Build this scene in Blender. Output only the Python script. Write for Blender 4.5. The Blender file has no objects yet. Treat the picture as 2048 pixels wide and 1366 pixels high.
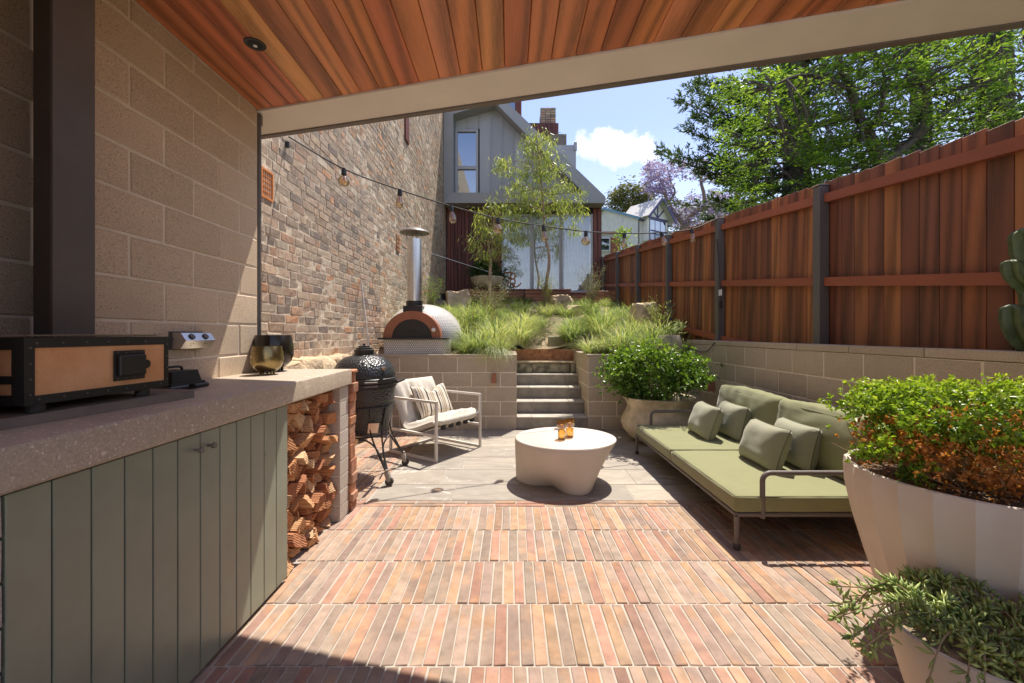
import bpy, math, random
import numpy as np
from mathutils import Vector, Matrix

R = math.radians
random.seed(7)
rng = np.random.default_rng(7)
S = bpy.context.scene
COL = S.collection

# ------------------------------------------------------------------ camera
F, CU, CV, H = 850.0, 1020.0, 667.0, 1.33      # focal (px of the 2048 px photo), vanishing point, eye height
cam_d = bpy.data.cameras.new('camera')
cam_d.sensor_width = 36.0
cam_d.lens = F / 2048 * 36.0
cam_d.shift_x = (1024 - CU) / 2048
cam_d.shift_y = -(683 - CV) / 2048
cam_d.clip_start = 0.05
cam_d.clip_end = 2000
cam = bpy.data.objects.new('camera', cam_d)
COL.objects.link(cam)
cam.location = (0, 0, H)
cam.rotation_euler = (R(90), 0, 0)
S.camera = cam

# ------------------------------------------------------------------ sky
SUN = Vector((0.20, 0.39, 1.0)).normalized()
world = bpy.data.worlds.new('World')
S.world = world
world.use_nodes = True
wt = world.node_tree
wt.nodes.clear()
w_out = wt.nodes.new('ShaderNodeOutputWorld')
w_bg = wt.nodes.new('ShaderNodeBackground')
w_sky = wt.nodes.new('ShaderNodeTexSky')
w_sky.sky_type = 'NISHITA'
w_sky.sun_disc = False
w_sky.sun_elevation = math.asin(SUN.z)
w_sky.sun_rotation = math.atan2(SUN.x, SUN.y)
w_sky.air_density = 1.0
w_sky.dust_density = 0.6
w_sky.ozone_density = 3.0
w_bg.inputs['Strength'].default_value = 0.105
wt.links.new(w_bg.outputs[0], w_out.inputs[0])
w_tc = wt.nodes.new('ShaderNodeTexCoord')


def wn(typ, props=None, ins=None):
    nd = wt.nodes.new('ShaderNode' + typ)
    for k, v in (props or {}).items(): setattr(nd, k, v)
    for k, v in (ins or {}).items():
        if isinstance(v, bpy.types.NodeSocket): wt.links.new(v, nd.inputs[k])
        else: nd.inputs[k].default_value = v
    return nd


def wm(op, a, b=0.0, clamp=False):
    return wn('Math', {'operation': op, 'use_clamp': clamp}, {0: a, 1: b}).outputs[0]


# fair-weather cumulus all round the sky, one small cloud above the far roofs
sep = wn('SeparateXYZ', None, {0: w_tc.outputs['Generated']})
sx, sy, sz = sep.outputs
den = wm('ADD', wm('MAXIMUM', sz, 0.0), .22)
flat = wn('CombineXYZ', None, {0: wm('DIVIDE', sx, den), 1: wm('DIVIDE', sy, den), 2: 3.1})
n_a = wn('TexNoise', None, {'Vector': flat.outputs[0], 'Scale': .85, 'Detail': 7.0, 'Roughness': .55}).outputs['Fac']
cover = wn('MapRange', None, {'Value': n_a, 'From Min': .53, 'From Max': .70}).outputs[0]
ay = wm('MAXIMUM', sy, .05)
n_b = wn('TexNoise', None, {'Vector': w_tc.outputs['Generated'], 'Scale': 19.0, 'Detail': 6.0, 'Roughness': .6}).outputs['Fac']
qx = wm('DIVIDE', wm('SUBTRACT', wm('DIVIDE', sx, ay), .25), .098)
qz = wm('DIVIDE', wm('SUBTRACT', wm('DIVIDE', sz, ay), .438), .043)
rad = wm('SQRT', wm('ADD', wm('MULTIPLY', qx, qx), wm('MULTIPLY', qz, qz)))
rad = wm('ADD', rad, wm('MULTIPLY', wm('SUBTRACT', n_b, .5), 2.2))
puff = wn('MapRange', None, {'Value': rad, 'From Min': 1.15, 'From Max': .55}).outputs[0]
low = wn('MapRange', None, {'Value': sz, 'From Min': .42, 'From Max': .0, 'To Max': .45}).outputs[0]
mask = wm('MAXIMUM', wm('MAXIMUM', puff, wm('MULTIPLY', cover, .8)), low, True)
shade = wn('MapRange', None, {'Value': n_b, 'From Min': .3, 'From Max': .65, 'To Min': 6.2, 'To Max': 7.6}).outputs[0]
c_col = wn('CombineColor', None, {0: shade, 1: shade, 2: wm('MULTIPLY', shade, 1.03)})
w_tint = wn('Mix', {'data_type': 'RGBA', 'blend_type': 'MULTIPLY'}, {0: 1.0, 6: w_sky.outputs[0], 7: (1.12, .97, 1.0, 1.0)})      # camera white balance
w_mix = wn('Mix', {'data_type': 'RGBA'}, {0: mask, 6: w_tint.outputs[2], 7: c_col.outputs[0]})
wt.links.new(w_mix.outputs[2], w_bg.inputs['Color'])

# ------------------------------------------------------------------ sun
sun_d = bpy.data.lights.new('sun', 'SUN')
sun_d.energy = 3.3
sun_d.angle = R(0.53)
sun_d.color = (1.0, 0.93, 0.82)
sun = bpy.data.objects.new('sun', sun_d)
COL.objects.link(sun)
sun.location = (6, 12, 30)
sun.rotation_euler = SUN.to_track_quat('Z', 'Y').to_euler()

S.view_settings.view_transform = 'Standard'
S.view_settings.look = 'None'
S.view_settings.gamma = 1.0
S.view_settings.exposure = 1.2
S.view_settings.use_curve_mapping = False
S.render.engine = 'CYCLES'
S.cycles.use_denoising = True
S.cycles.max_bounces = 10
S.cycles.diffuse_bounces = 6
S.cycles.transparent_max_bounces = 12
S.cycles.caustics_reflective = False
S.cycles.caustics_refractive = False
S.cycles.sample_clamp_indirect = 8.0


# ------------------------------------------------------------------ helpers
def P(u, v, Y):
    """point seen at photo pixel (u, v) at depth Y"""
    return Vector(((u - CU) * Y / F, Y, H - (v - CV) * Y / F))


def G(u, v, z=0.0):
    """point seen at photo pixel (u, v) on the level z"""
    Y = F * (H - z) / (v - CV)
    return Vector(((u - CU) * Y / F, Y, z))


def tag(o, label=None, cat=None, group=None, kind=None):
    if label: o['label'] = label
    if cat: o['category'] = cat
    if group: o['group'] = group
    if kind: o['kind'] = kind
    return o


def ob(name, data, parent=None, M=None):
    o = bpy.data.objects.new(name, data)
    COL.objects.link(o)
    if parent is not None: o.parent = parent
    if M is not None: o.matrix_local = M
    return o


def thing(name, label, cat, loc=(0, 0, 0), rz=0.0, group=None, kind=None):
    o = ob(name, None)
    o.empty_display_size = 0.1
    o.location = loc
    o.rotation_euler = (0, 0, rz)
    return tag(o, label, cat, group, kind)


_CT = None


def chamfer_template():
    global _CT
    if _CT: return _CT
    key = {}
    dirs = []
    for sx in (-1, 1):
        for sy in (-1, 1):
            for sz in (-1, 1):
                for a in range(3):
                    key[(sx, sy, sz, a)] = len(dirs)
                    dirs.append((sx, sy, sz, a))
    faces = []
    for a in range(3):
        b, c = (a + 1) % 3, (a + 2) % 3
        for s in (-1, 1):
            q = []
            for (t, w) in ((-1, -1), (1, -1), (1, 1), (-1, 1)):
                sg = [0, 0, 0]; sg[a] = s; sg[b] = t; sg[c] = w
                q.append(key[(*sg, a)])
            faces.append(q)
        for t in (-1, 1):          # edges parallel to axis a
            for w in (-1, 1):
                e = []
                for s in (-1, 1):
                    sg = [0, 0, 0]; sg[a] = s; sg[b] = t; sg[c] = w
                    e.append((key[(*sg, b)], key[(*sg, c)]))
                faces.append([e[0][0], e[0][1], e[1][1], e[1][0]])
    for sx in (-1, 1):
        for sy in (-1, 1):
            for sz in (-1, 1):
                faces.append([key[(sx, sy, sz, a)] for a in range(3)])
    pts = [Vector((d[0] * (1 if d[3] == 0 else .8), d[1] * (1 if d[3] == 1 else .8), d[2] * (1 if d[3] == 2 else .8))) for d in dirs]
    out = []
    for f in faces:
        n = (pts[f[1]] - pts[f[0]]).cross(pts[f[2]] - pts[f[0]])
        ctr = sum((pts[i] for i in f), Vector()) / len(f)
        out.append(f if n.dot(ctr) > 0 else f[::-1])
    _CT = (dirs, out)
    return _CT


class MB:
    """collects shapes; build() links them as one mesh object"""

    def __init__(self):
        self.v, self.f, self.r, self.uv = [], [], [], {}

    def add(self, vs, fs, r=0.0, M=None):
        k = len(self.v)
        if M is not None: vs = [M @ Vector(p) for p in vs]
        self.v += [tuple(p) for p in vs]
        self.f += [[i + k for i in f] for f in fs]
        self.r += [r] * len(fs)
        return self

    def box(self, x0, x1, y0, y1, z0, z1, r=0.0, M=None):
        vs = [(x, y, z) for x in (x0, x1) for y in (y0, y1) for z in (z0, z1)]
        return self.add(vs, [[0, 1, 3, 2], [4, 6, 7, 5], [0, 4, 5, 1], [2, 3, 7, 6], [0, 2, 6, 4], [1, 5, 7, 3]], r, M)

    def cbox(self, x0, x1, y0, y1, z0, z1, c=.004, jit=0.0, r=0.0, M=None):
        dirs, fs = chamfer_template()
        h = [(x1 - x0) / 2, (y1 - y0) / 2, (z1 - z0) / 2]
        m = [(x1 + x0) / 2, (y1 + y0) / 2, (z1 + z0) / 2]
        vs = []
        off = {}
        for d in dirs:
            s = d[:3]
            if s not in off:
                off[s] = [random.uniform(-jit, jit) for _ in range(3)] if jit else (0, 0, 0)
            vs.append([m[i] + s[i] * (h[i] - (0 if d[3] == i else c)) + off[s][i] + (random.uniform(-jit, jit) * .4 if jit else 0) for i in range(3)])
        return self.add(vs, fs, r, M)

    def tube(self, pts, rad, n=8, r=0.0, cap=True, M=None, flat=None):
        pts = [Vector(p) for p in pts]
        N = len(pts)
        if not hasattr(rad, '__len__'): rad = [rad] * N
        vs, fs = [], []
        prev = None
        for i, p in enumerate(pts):
            t = (pts[min(i + 1, N - 1)] - pts[max(i - 1, 0)])
            if t.length < 1e-9: t = Vector((0, 0, 1))
            t.normalize()
            if prev is None:
                up = Vector((0, 0, 1)) if abs(t.z) < .9 else Vector((1, 0, 0))
                x = t.cross(up).normalized()
            else:
                x = (prev - t * prev.dot(t))
                x = x.normalized() if x.length > 1e-6 else t.orthogonal().normalized()
            prev = x
            y = t.cross(x)
            for k in range(n):
                a = 2 * math.pi * (k + .5) / n
                vs.append(p + (x * math.cos(a) + y * math.sin(a)) * rad[i])
        for i in range(N - 1):
            for k in range(n):
                a, b = i * n + k, i * n + (k + 1) % n
                fs.append([a, b, b + n, a + n])
        if cap:
            fs.append(list(range(n))[::-1])
            fs.append([(N - 1) * n + k for k in range(n)])
        return self.add(vs, fs, r, M)

    def lathe(self, prof, n=32, c=(0, 0, 0), r=0.0, mod=None, M=None, cap0=True, cap1=False):
        vs, fs = [], []
        for (rr, z) in prof:
            for k in range(n):
                a = 2 * math.pi * k / n
                q = rr * (mod(a, z) if mod else 1)
                vs.append((c[0] + q * math.cos(a), c[1] + q * math.sin(a), c[2] + z))
        m = len(prof)
        for i in range(m - 1):
            for k in range(n):
                a, b = i * n + k, i * n + (k + 1) % n
                fs.append([a, b, b + n, a + n])
        if cap0: fs.append(list(range(n))[::-1])
        if cap1: fs.append([(m - 1) * n + k for k in range(n)])
        return self.add(vs, fs, r, M)

    def prism(self, poly, fn, a, b, r=0.0):
        """poly: 2D points; fn(p, q, d) -> 3D; extruded from d=a to d=b"""
        n = len(poly)
        vs = [fn(p[0], p[1], a) for p in poly] + [fn(p[0], p[1], b) for p in poly]
        fs = [list(range(n))[::-1], [n + i for i in range(n)]]
        for i in range(n):
            j = (i + 1) % n
            fs.append([i, j, j + n, i + n])
        return self.add(vs, fs, r)

    def sphere(self, c, rad, n=12, m=8, r=0.0, sc=(1, 1, 1), M=None):
        vs = [(c[0], c[1], c[2] - rad * sc[2])]
        for i in range(1, m):
            th = math.pi * i / m - math.pi / 2
            for k in range(n):
                a = 2 * math.pi * k / n
                vs.append((c[0] + rad * sc[0] * math.cos(th) * math.cos(a), c[1] + rad * sc[1] * math.cos(th) * math.sin(a), c[2] + rad * sc[2] * math.sin(th)))
        vs.append((c[0], c[1], c[2] + rad * sc[2]))
        fs = []
        for k in range(n):
            fs.append([0, 1 + (k + 1) % n, 1 + k])
            fs.append([len(vs) - 1, 1 + (m - 2) * n + k, 1 + (m - 2) * n + (k + 1) % n])
        for i in range(m - 2):
            for k in range(n):
                a, b = 1 + i * n + k, 1 + i * n + (k + 1) % n
                fs.append([a, b, b + n, a + n])
        return self.add(vs, fs, r, M)

    def mesh(self, name, mat, smooth=None, fix=True):
        me = bpy.data.meshes.new(name)
        me.from_pydata(self.v, [], self.f)
        if fix:
            import bmesh
            bm = bmesh.new(); bm.from_mesh(me)
            bmesh.ops.recalc_face_normals(bm, faces=bm.faces)
            bm.to_mesh(me); bm.free()
        if any(self.r):
            at = me.attributes.new('rnd', 'FLOAT', 'FACE')
            at.data.foreach_set('value', np.array(self.r, dtype=np.float32))
        if smooth is not None:
            me.polygons.foreach_set('use_smooth', [True] * len(me.polygons))
            if smooth < 180: me.set_sharp_from_angle(angle=R(smooth))
        if mat is not None: me.materials.append(mat)
        me.update()
        return me

    def build(self, name, mat, parent=None, smooth=None, M=None, fix=True):
        return ob(name, self.mesh(name, mat, smooth, fix), parent, M)


def bez(pts, n=8):
    """smooth polyline (Catmull-Rom) through the points"""
    pts = [Vector(p) for p in pts]
    out = []
    for i in range(len(pts) - 1):
        p0, p1, p2, p3 = pts[max(i - 1, 0)], pts[i], pts[i + 1], pts[min(i + 2, len(pts) - 1)]
        for k in range(n):
            t = k / n
            out.append(.5 * ((2 * p1) + (p2 - p0) * t + (2 * p0 - 5 * p1 + 4 * p2 - p3) * t * t + (3 * p1 - p0 - 3 * p2 + p3) * t ** 3))
    out.append(pts[-1])
    return out


def np_mesh(name, verts, faces, rnd, mat, smooth=False):
    """verts (N,3), faces (M,k) arrays -> mesh with the face attribute rnd"""
    me = bpy.data.meshes.new(name)
    M_, k = faces.shape
    me.vertices.add(len(verts))
    me.vertices.foreach_set('co', np.ascontiguousarray(verts, dtype=np.float32).ravel())
    me.loops.add(M_ * k)
    me.loops.foreach_set('vertex_index', np.ascontiguousarray(faces, dtype=np.int32).ravel())
    me.polygons.add(M_)
    me.polygons.foreach_set('loop_start', np.arange(0, M_ * k, k, dtype=np.int32))
    me.update(calc_edges=True)
    at = me.attributes.new('rnd', 'FLOAT', 'FACE')
    at.data.foreach_set('value', np.ascontiguousarray(rnd, dtype=np.float32))
    if smooth: me.polygons.foreach_set('use_smooth', [True] * M_)
    if mat is not None: me.materials.append(mat)
    me.validate()
    return me


def unit(a):
    return a / np.maximum(np.linalg.norm(a, axis=-1, keepdims=True), 1e-9)


def leaves(name, pos, d, L, W, rnd, mat, nrm=None, fold=.25, droop=0.0):
    """pointed leaves: pos, d (N,3); L, W scalars or (N,); two faces each, folded along the midrib"""
    pos = np.asarray(pos, float); d = unit(np.asarray(d, float)); n = len(pos)
    if nrm is None: nrm = unit(rng.normal(size=(n, 3)) + np.array([0, 0, .6]))
    side = unit(np.cross(d, nrm)); up = np.cross(side, d)
    L = np.broadcast_to(np.asarray(L, float), (n,))[:, None]
    W = np.broadcast_to(np.asarray(W, float), (n,))[:, None]
    mid = pos + d * L * .45
    tip = pos + d * L - np.array([0, 0, 1.0]) * L * droop
    v = np.stack([pos, mid + side * W * .5 + up * W * fold, tip, mid - side * W * .5 + up * W * fold, mid], 1).reshape(-1, 3)
    b = np.arange(n)[:, None] * 5
    f = np.concatenate([b + np.array([[0, 4, 2, 1]]), b + np.array([[0, 3, 2, 4]])], 1).reshape(-1, 4)
    return np_mesh(name, v, f, np.repeat(rnd, 2), mat)


def spindles(name, pos, d, L, W, rnd, mat):
    """fleshy leaves: stretched octahedra"""
    pos = np.asarray(pos, float); d = unit(np.asarray(d, float)); n = len(pos)
    nrm = unit(rng.normal(size=(n, 3)))
    s = unit(np.cross(d, nrm)); t = np.cross(s, d)
    L = np.broadcast_to(L, (n,))[:, None]; W = np.broadcast_to(W, (n,))[:, None]
    m = pos + d * L * .55
    v = np.stack([pos, m + s * W * .5, m + t * W * .36, m - s * W * .5, m - t * W * .36, pos + d * L], 1).reshape(-1, 3)
    b = np.arange(n)[:, None] * 6
    tri = [[0, 2, 1], [0, 3, 2], [0, 4, 3], [0, 1, 4], [5, 1, 2], [5, 2, 3], [5, 3, 4], [5, 4, 1]]
    f = np.concatenate([b + np.array([q]) for q in tri], 1).reshape(-1, 3)
    return np_mesh(name, v, f, np.repeat(rnd, 8), mat, smooth=True)


def blades(name, root, d, L, W, bend, rnd, mat, seg=5):
    """arching grass blades: root (N,3), start direction d (N,3)"""
    n = len(root)
    d = unit(d)
    hz = d.copy(); hz[:, 2] = 0; hz = unit(hz + 1e-6)
    side = np.stack([-hz[:, 1], hz[:, 0], np.zeros(n)], 1)
    L = np.broadcast_to(L, (n,)); W = np.broadcast_to(W, (n,)); bend = np.broadcast_to(bend, (n,))
    vs = []
    p = root.copy(); q = d.copy()
    for i in range(seg + 1):
        t = i / seg
        w = (W * (1 - t ** 1.6) + .0006)[:, None]
        vs += [p - side * w / 2, p + side * w / 2]
        st = (L / seg)[:, None]
        p = p + q * st
        q = unit(q + hz * (bend * .35)[:, None] * .5 + np.array([0, 0, -1.0]) * (bend * (.25 + .5 * t))[:, None] * .6)
    v = np.stack(vs, 1).reshape(-1, 3)
    k = 2 * (seg + 1)
    b = np.arange(n)[:, None] * k
    f = np.concatenate([b + np.array([[2 * i, 2 * i + 1, 2 * i + 3, 2 * i + 2]]) for i in range(seg)], 1).reshape(-1, 4)
    return np_mesh(name, v, f, np.repeat(rnd, seg), mat)


# ------------------------------------------------------------------ materials
class NT:
    def __init__(self, name):
        self.m = bpy.data.materials.new(name)
        self.m.use_nodes = True
        self.t = self.m.node_tree
        self.t.nodes.clear()
        self.out = self.t.nodes.new('ShaderNodeOutputMaterial')

    def n(self, typ, props=None, **ins):
        nd = self.t.nodes.new('ShaderNode' + typ)
        for k, v in (props or {}).items(): setattr(nd, k, v)
        for k, v in ins.items():
            key = k.replace('_', ' ')
            s = nd.inputs[key] if key in nd.inputs else nd.inputs[int(k[1:])]
            self.put(s, v)
        return nd

    def put(self, s, v):
        if isinstance(v, bpy.types.NodeSocket): self.t.links.new(v, s)
        elif isinstance(v, (tuple, list)) and len(v) == 3 and s.type == 'RGBA': s.default_value = (*v, 1)
        else: s.default_value = v

    def mix(self, fac, a, b, blend='MIX'):
        nd = self.t.nodes.new('ShaderNodeMix')
        nd.data_type = 'RGBA'; nd.blend_type = blend; nd.clamp_factor = True
        self.put(nd.inputs[0], fac); self.put(nd.inputs[6], a); self.put(nd.inputs[7], b)
        return nd.outputs[2]

    def math(self, op, a, b=0.0, c=None, clamp=False):
        nd = self.t.nodes.new('ShaderNodeMath'); nd.operation = op; nd.use_clamp = clamp
        self.put(nd.inputs[0], a); self.put(nd.inputs[1], b)
        if c is not None: self.put(nd.inputs[2], c)
        return nd.outputs[0]

    def vmath(self, op, a, b=(0, 0, 0)):
        nd = self.t.nodes.new('ShaderNodeVectorMath'); nd.operation = op
        self.put(nd.inputs[0], a)
        if op == 'SCALE': self.put(nd.inputs['Scale'], b)
        else: self.put(nd.inputs[1], b)
        return nd.outputs['Value'] if op in ('LENGTH', 'DOT_PRODUCT', 'DISTANCE') else nd.outputs[0]

    def ramp(self, fac, stops, interp='LINEAR'):
        nd = self.t.nodes.new('ShaderNodeValToRGB')
        cr = nd.color_ramp; cr.interpolation = interp
        while len(cr.elements) > len(stops): cr.elements.remove(cr.elements[-1])
        while len(cr.elements) < len(stops): cr.elements.new(.5)
        for e, (p, c) in zip(cr.elements, stops):
            e.position = p
            e.color = (*c, 1) if hasattr(c, '__len__') else (c, c, c, 1)
        self.put(nd.inputs[0], fac)
        return nd.outputs[0]

    def rnd(self):
        a = self.n('ObjectInfo').outputs['Random']
        b = self.n('Attribute', {'attribute_name': 'rnd'}).outputs['Fac']
        return self.math('FRACT', self.math('ADD', a, b))

    def coord(self, scale=(1, 1, 1), rnd=None, kind='Object'):
        c = self.n('TexCoord').outputs[kind]
        if rnd is not None:
            c = self.vmath('ADD', c, self.vmath('SCALE', (1.0, 1.0, 1.0), self.math('MULTIPLY', rnd, 37.0)))
        return self.n('Mapping', Vector=c, Scale=scale).outputs[0]

    def noise(self, vec, scale, detail=4.0, rough=.55, dist=0.0, out='Fac'):
        return self.n('TexNoise', Vector=vec, Scale=scale, Detail=detail, Roughness=rough, Distortion=dist).outputs[out]

    def bsdf(self, **k):
        b = self.n('BsdfPrincipled', **k)
        self.t.links.new(b.outputs[0], self.out.inputs[0])
        return b

    def bump(self, h, strength=.3, dist=.002):
        return self.n('Bump', Strength=strength, Distance=dist, Height=h).outputs[0]


def surf(name, col, rough=.6, var=.18, scale=9.0, bump=.25, bscale=70.0, bdist=.0015, metal=0.0, hue=0.0, col2=None, rvar=.12, spec=.5):
    """general solid surface: soft tone drift, grain and a little per-piece variation"""
    t = NT(name)
    r = t.rnd()
    c = t.coord(rnd=r)
    n1 = t.noise(c, scale, 5.0, .6)
    a = tuple(x * (1 - var) for x in col)
    b = tuple(min(x * (1 + var), 1) for x in (col2 or col))
    cc = t.ramp(n1, [(.3, a), (.7, b)])
    if rvar:
        k = t.math('MULTIPLY_ADD', r, 2 * rvar, 1 - rvar)
        cc = t.mix(1.0, cc, t.n('CombineColor', Red=k, Green=k, Blue=k).outputs[0], 'MULTIPLY')
    nb = t.noise(c, bscale, 3.0, .6)
    rg = t.math('MULTIPLY_ADD', n1, .25, rough - .12, clamp=True)
    t.bsdf(Base_Color=cc, Roughness=rg, Metallic=metal, Normal=t.bump(nb, bump, bdist), **{'Specular_IOR_Level': spec})
    return t.m


def wood(name, tones, grain=(1, 1, 1), rough=.42, fine=1.0, bump=.15, blotch=.35):
    """boards: tones picked per piece; grain = coordinate scale, small along the board"""
    t = NT(name)
    r = t.rnd()
    c = t.coord(scale=grain, rnd=r)
    k = len(tones)
    base = t.ramp(r, [(i / k, tones[i]) for i in range(k)], 'CONSTANT')
    r2 = t.math('FRACT', t.math('MULTIPLY', r, 17.3))
    base = t.mix(t.math('MULTIPLY', r2, .5), base, tones[(k // 2)])
    warp = t.noise(c, 1.3, 3.0, .5, 1.2)
    rings = t.n('TexWave', {'wave_type': 'BANDS', 'bands_direction': 'DIAGONAL'}, Vector=c, Scale=.55 * fine, Distortion=9.0, Detail=2.0, Detail_Scale=.8).outputs['Fac']
    fib = t.noise(c, 13.0 * fine, 6.0, .75)
    g = t.math('ADD', t.math('MULTIPLY', rings, .38), t.math('MULTIPLY', fib, .62))
    col = t.mix(1.0, base, t.ramp(g, [(.25, .5), (.5, .98), (.8, 1.3)]), 'MULTIPLY')
    wm2 = t.ramp(t.noise(c, .55, 2.0, .5, .6), [(.35, 0.0), (.65, 1.0)])
    col = t.mix(t.math('MULTIPLY', wm2, blotch), col, t.mix(1.0, col, (1.35, 1.5, 1.6), 'MULTIPLY'))
    col = t.mix(t.math('MULTIPLY', t.ramp(warp, [(.55, 0.0), (.75, 1.0)]), blotch), col, t.mix(1.0, col, (.55, .5, .5), 'MULTIPLY'))
    t.bsdf(Base_Color=col, Roughness=t.math('MULTIPLY_ADD', fib, .25, rough - .1), Normal=t.bump(g, bump, .001))
    return t.m


def blockmat(name, a, b, speck=1.0):
    t = NT(name)
    r = t.rnd()
    c = t.coord(rnd=r)
    wn = t.noise(t.coord(kind='Object'), 1.2, 4.0, .6)
    base = t.mix(t.noise(c, 7.0, 4.0, .6), a, b)
    k = t.math('MULTIPLY_ADD', r, .16, .92)
    base = t.mix(1.0, base, t.n('CombineColor', Red=k, Green=k, Blue=k).outputs[0], 'MULTIPLY')
    fine = t.noise(c, 190.0, 2.0, .7)
    base = t.mix(1.0, base, t.ramp(fine, [(.25, .62), (.5, 1.0), (.75, 1.3)]), 'MULTIPLY')
    vo = t.n('TexVoronoi', Vector=c, Scale=62.0).outputs['Distance']
    pits = t.ramp(vo, [(.05, 1.0), (.24, 0.0)])
    pm = t.math('MULTIPLY', pits, t.ramp(t.noise(c, 34.0, 2.0), [(.44, 0.0), (.52, 1.0)]))
    base = t.mix(t.math('MULTIPLY', pm, .9 * speck), base, tuple(x * .2 for x in a))
    vo2 = t.n('TexVoronoi', Vector=c, Scale=52.0).outputs['Distance']
    lite = t.math('MULTIPLY', t.ramp(vo2, [(.0, 1.0), (.2, 0.0)]), t.ramp(t.noise(c, 30.0, 2.0), [(.5, 0.0), (.58, 1.0)]))
    base = t.mix(t.math('MULTIPLY', lite, .7 * speck), base, (.82, .75, .64))
    base = t.mix(t.ramp(wn, [(.45, 0.0), (.75, .25)]), base, tuple(x * .62 for x in a))
    h = t.math('SUBTRACT', fine, t.math('MULTIPLY', pm, .8))
    t.bsdf(Base_Color=base, Roughness=.88, Normal=t.bump(h, .45, .002), **{'Specular_IOR_Level': .25})
    return t.m


def brickmat(name, tones, mottle=None, mot_amt=.6, dirt=(.12, .1, .09), dirt_amt=.35, bump=.6, scale=16.0):
    t = NT(name)
    r = t.rnd()
    c = t.coord(rnd=r)
    k = len(tones)
    base = t.ramp(r, [(i / k, tones[i]) for i in range(k)], 'CONSTANT')
    n1 = t.noise(c, scale, 5.0, .62)
    r2 = t.math('FRACT', t.math('MULTIPLY', r, 23.7))
    v = t.math('MULTIPLY_ADD', r2, .4, .8)
    base = t.mix(1.0, base, t.n('CombineColor', Red=v, Green=v, Blue=v).outputs[0], 'MULTIPLY')
    if mottle:
        mm = t.ramp(t.noise(c, scale * .45, 3.0, .5), [(.52, 0.0), (.66, 1.0)])
        base = t.mix(t.math('MULTIPLY', mm, mot_amt), base, mottle)
    base = t.mix(1.0, base, t.ramp(n1, [(.25, .66), (.55, 1.0), (.8, 1.25)]), 'MULTIPLY')
    dd = t.ramp(t.noise(c, scale * 1.6, 6.0, .7), [(.55, 0.0), (.72, 1.0)])
    base = t.mix(t.math('MULTIPLY', dd, dirt_amt), base, dirt)
    pit = t.noise(c, scale * 9, 3.0, .7)
    h = t.math('ADD', n1, t.math('MULTIPLY', pit, .5))
    t.bsdf(Base_Color=base, Roughness=.85, Normal=t.bump(h, bump, .004), **{'Specular_IOR_Level': .3})
    return t.m


def leafmat(name, tones, trans=.35, rough=.42, spec=.4):
    t = NT(name)
    a = t.n('Attribute', {'attribute_name': 'rnd'}).outputs['Fac']
    k = len(tones)
    col = t.ramp(a, [(i / max(k - 1, 1), tones[i]) for i in range(k)])
    b = t.n('BsdfPrincipled', Base_Color=col, Roughness=rough, **{'Specular_IOR_Level': spec})
    tr = t.n('BsdfTranslucent', Color=t.mix(1.0, col, (1.5, 1.5, .7), 'MULTIPLY'))
    ms = t.n('MixShader', Fac=trans)
    t.t.links.new(b.outputs[0], ms.inputs[1]); t.t.links.new(tr.outputs[0], ms.inputs[2])
    t.t.links.new(ms.outputs[0], t.out.inputs[0])
    return t.m


def fabric(name, col, weave=900.0, var=.1, rough=.9):
    t = NT(name)
    c = t.coord()
    n1 = t.noise(c, 6.0, 4.0, .6)
    w = t.noise(c, weave, 1.0, .5)
    cc = t.ramp(n1, [(.3, tuple(x * (1 - var) for x in col)), (.7, tuple(min(1, x * (1 + var)) for x in col))])
    cc = t.mix(1.0, cc, t.ramp(w, [(.3, .86), (.7, 1.12)]), 'MULTIPLY')
    wr = t.noise(t.coord(scale=(1, 1, 1)), 11.0, 3.0, .5, .6)
    hh = t.math('ADD', t.math('MULTIPLY', w, .12), wr)
    t.bsdf(Base_Color=cc, Roughness=rough, Sheen_Weight=.25, Sheen_Roughness=.5, Normal=t.bump(hh, .2, .004), **{'Specular_IOR_Level': .2})
    return t.m


M = {}
M['block'] = blockmat('concrete_block', (.57, .44, .315), (.66, .525, .39))
M['block_garden'] = blockmat('weathered_block', (.41, .335, .25), (.50, .42, .325), .7)
M['mortar'] = surf('mortar', (.74, .65, .53), .9, .1, 14, .4, 160, rvar=0)
M['old_mortar'] = surf('old_lime_mortar', (.52, .41, .29), .95, .3, 7, .9, 60, .006, rvar=0, col2=(.66, .55, .42))
M['grout'] = surf('pale_grout', (.40, .355, .30), .92, .16, 10, .5, 200, rvar=0)
M['old_brick'] = brickmat('old_brick', [(.47, .34, .235), (.50, .355, .245), (.42, .32, .24), (.49, .385, .28), (.55, .45, .34), (.35, .275, .215), (.50, .31, .205), (.44, .32, .235), (.53, .29, .165), (.43, .31, .225), (.51, .395, .29), (.27, .215, .175), (.48, .345, .245), (.52, .39, .28), (.46, .35, .255), (.50, .34, .24)],
                          mottle=(.57, .47, .35), mot_amt=.45, dirt_amt=.35, dirt=(.2, .155, .125), bump=1.0, scale=20.0)
M['paver'] = brickmat('paving_brick', [(.325, .235, .18), (.335, .24, .185), (.30, .225, .175), (.37, .235, .155), (.32, .225, .18), (.315, .245, .19), (.36, .20, .145), (.345, .25, .185), (.295, .21, .17), (.33, .24, .18), (.345, .205, .155), (.39, .26, .165)],
                      mottle=(.46, .26, .14), mot_amt=.6, dirt=(.235, .18, .15), dirt_amt=.5, bump=.5, scale=11.0)
M['red_brick'] = brickmat('red_brick', [(.45, .19, .1), (.50, .23, .12), (.38, .17, .1), (.46, .25, .16)], mottle=(.5, .3, .2), mot_amt=.4, bump=.8)
M['grey_brick'] = blockmat('grey_brick', (.46, .40, .34), (.52, .46, .4), .4)
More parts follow.
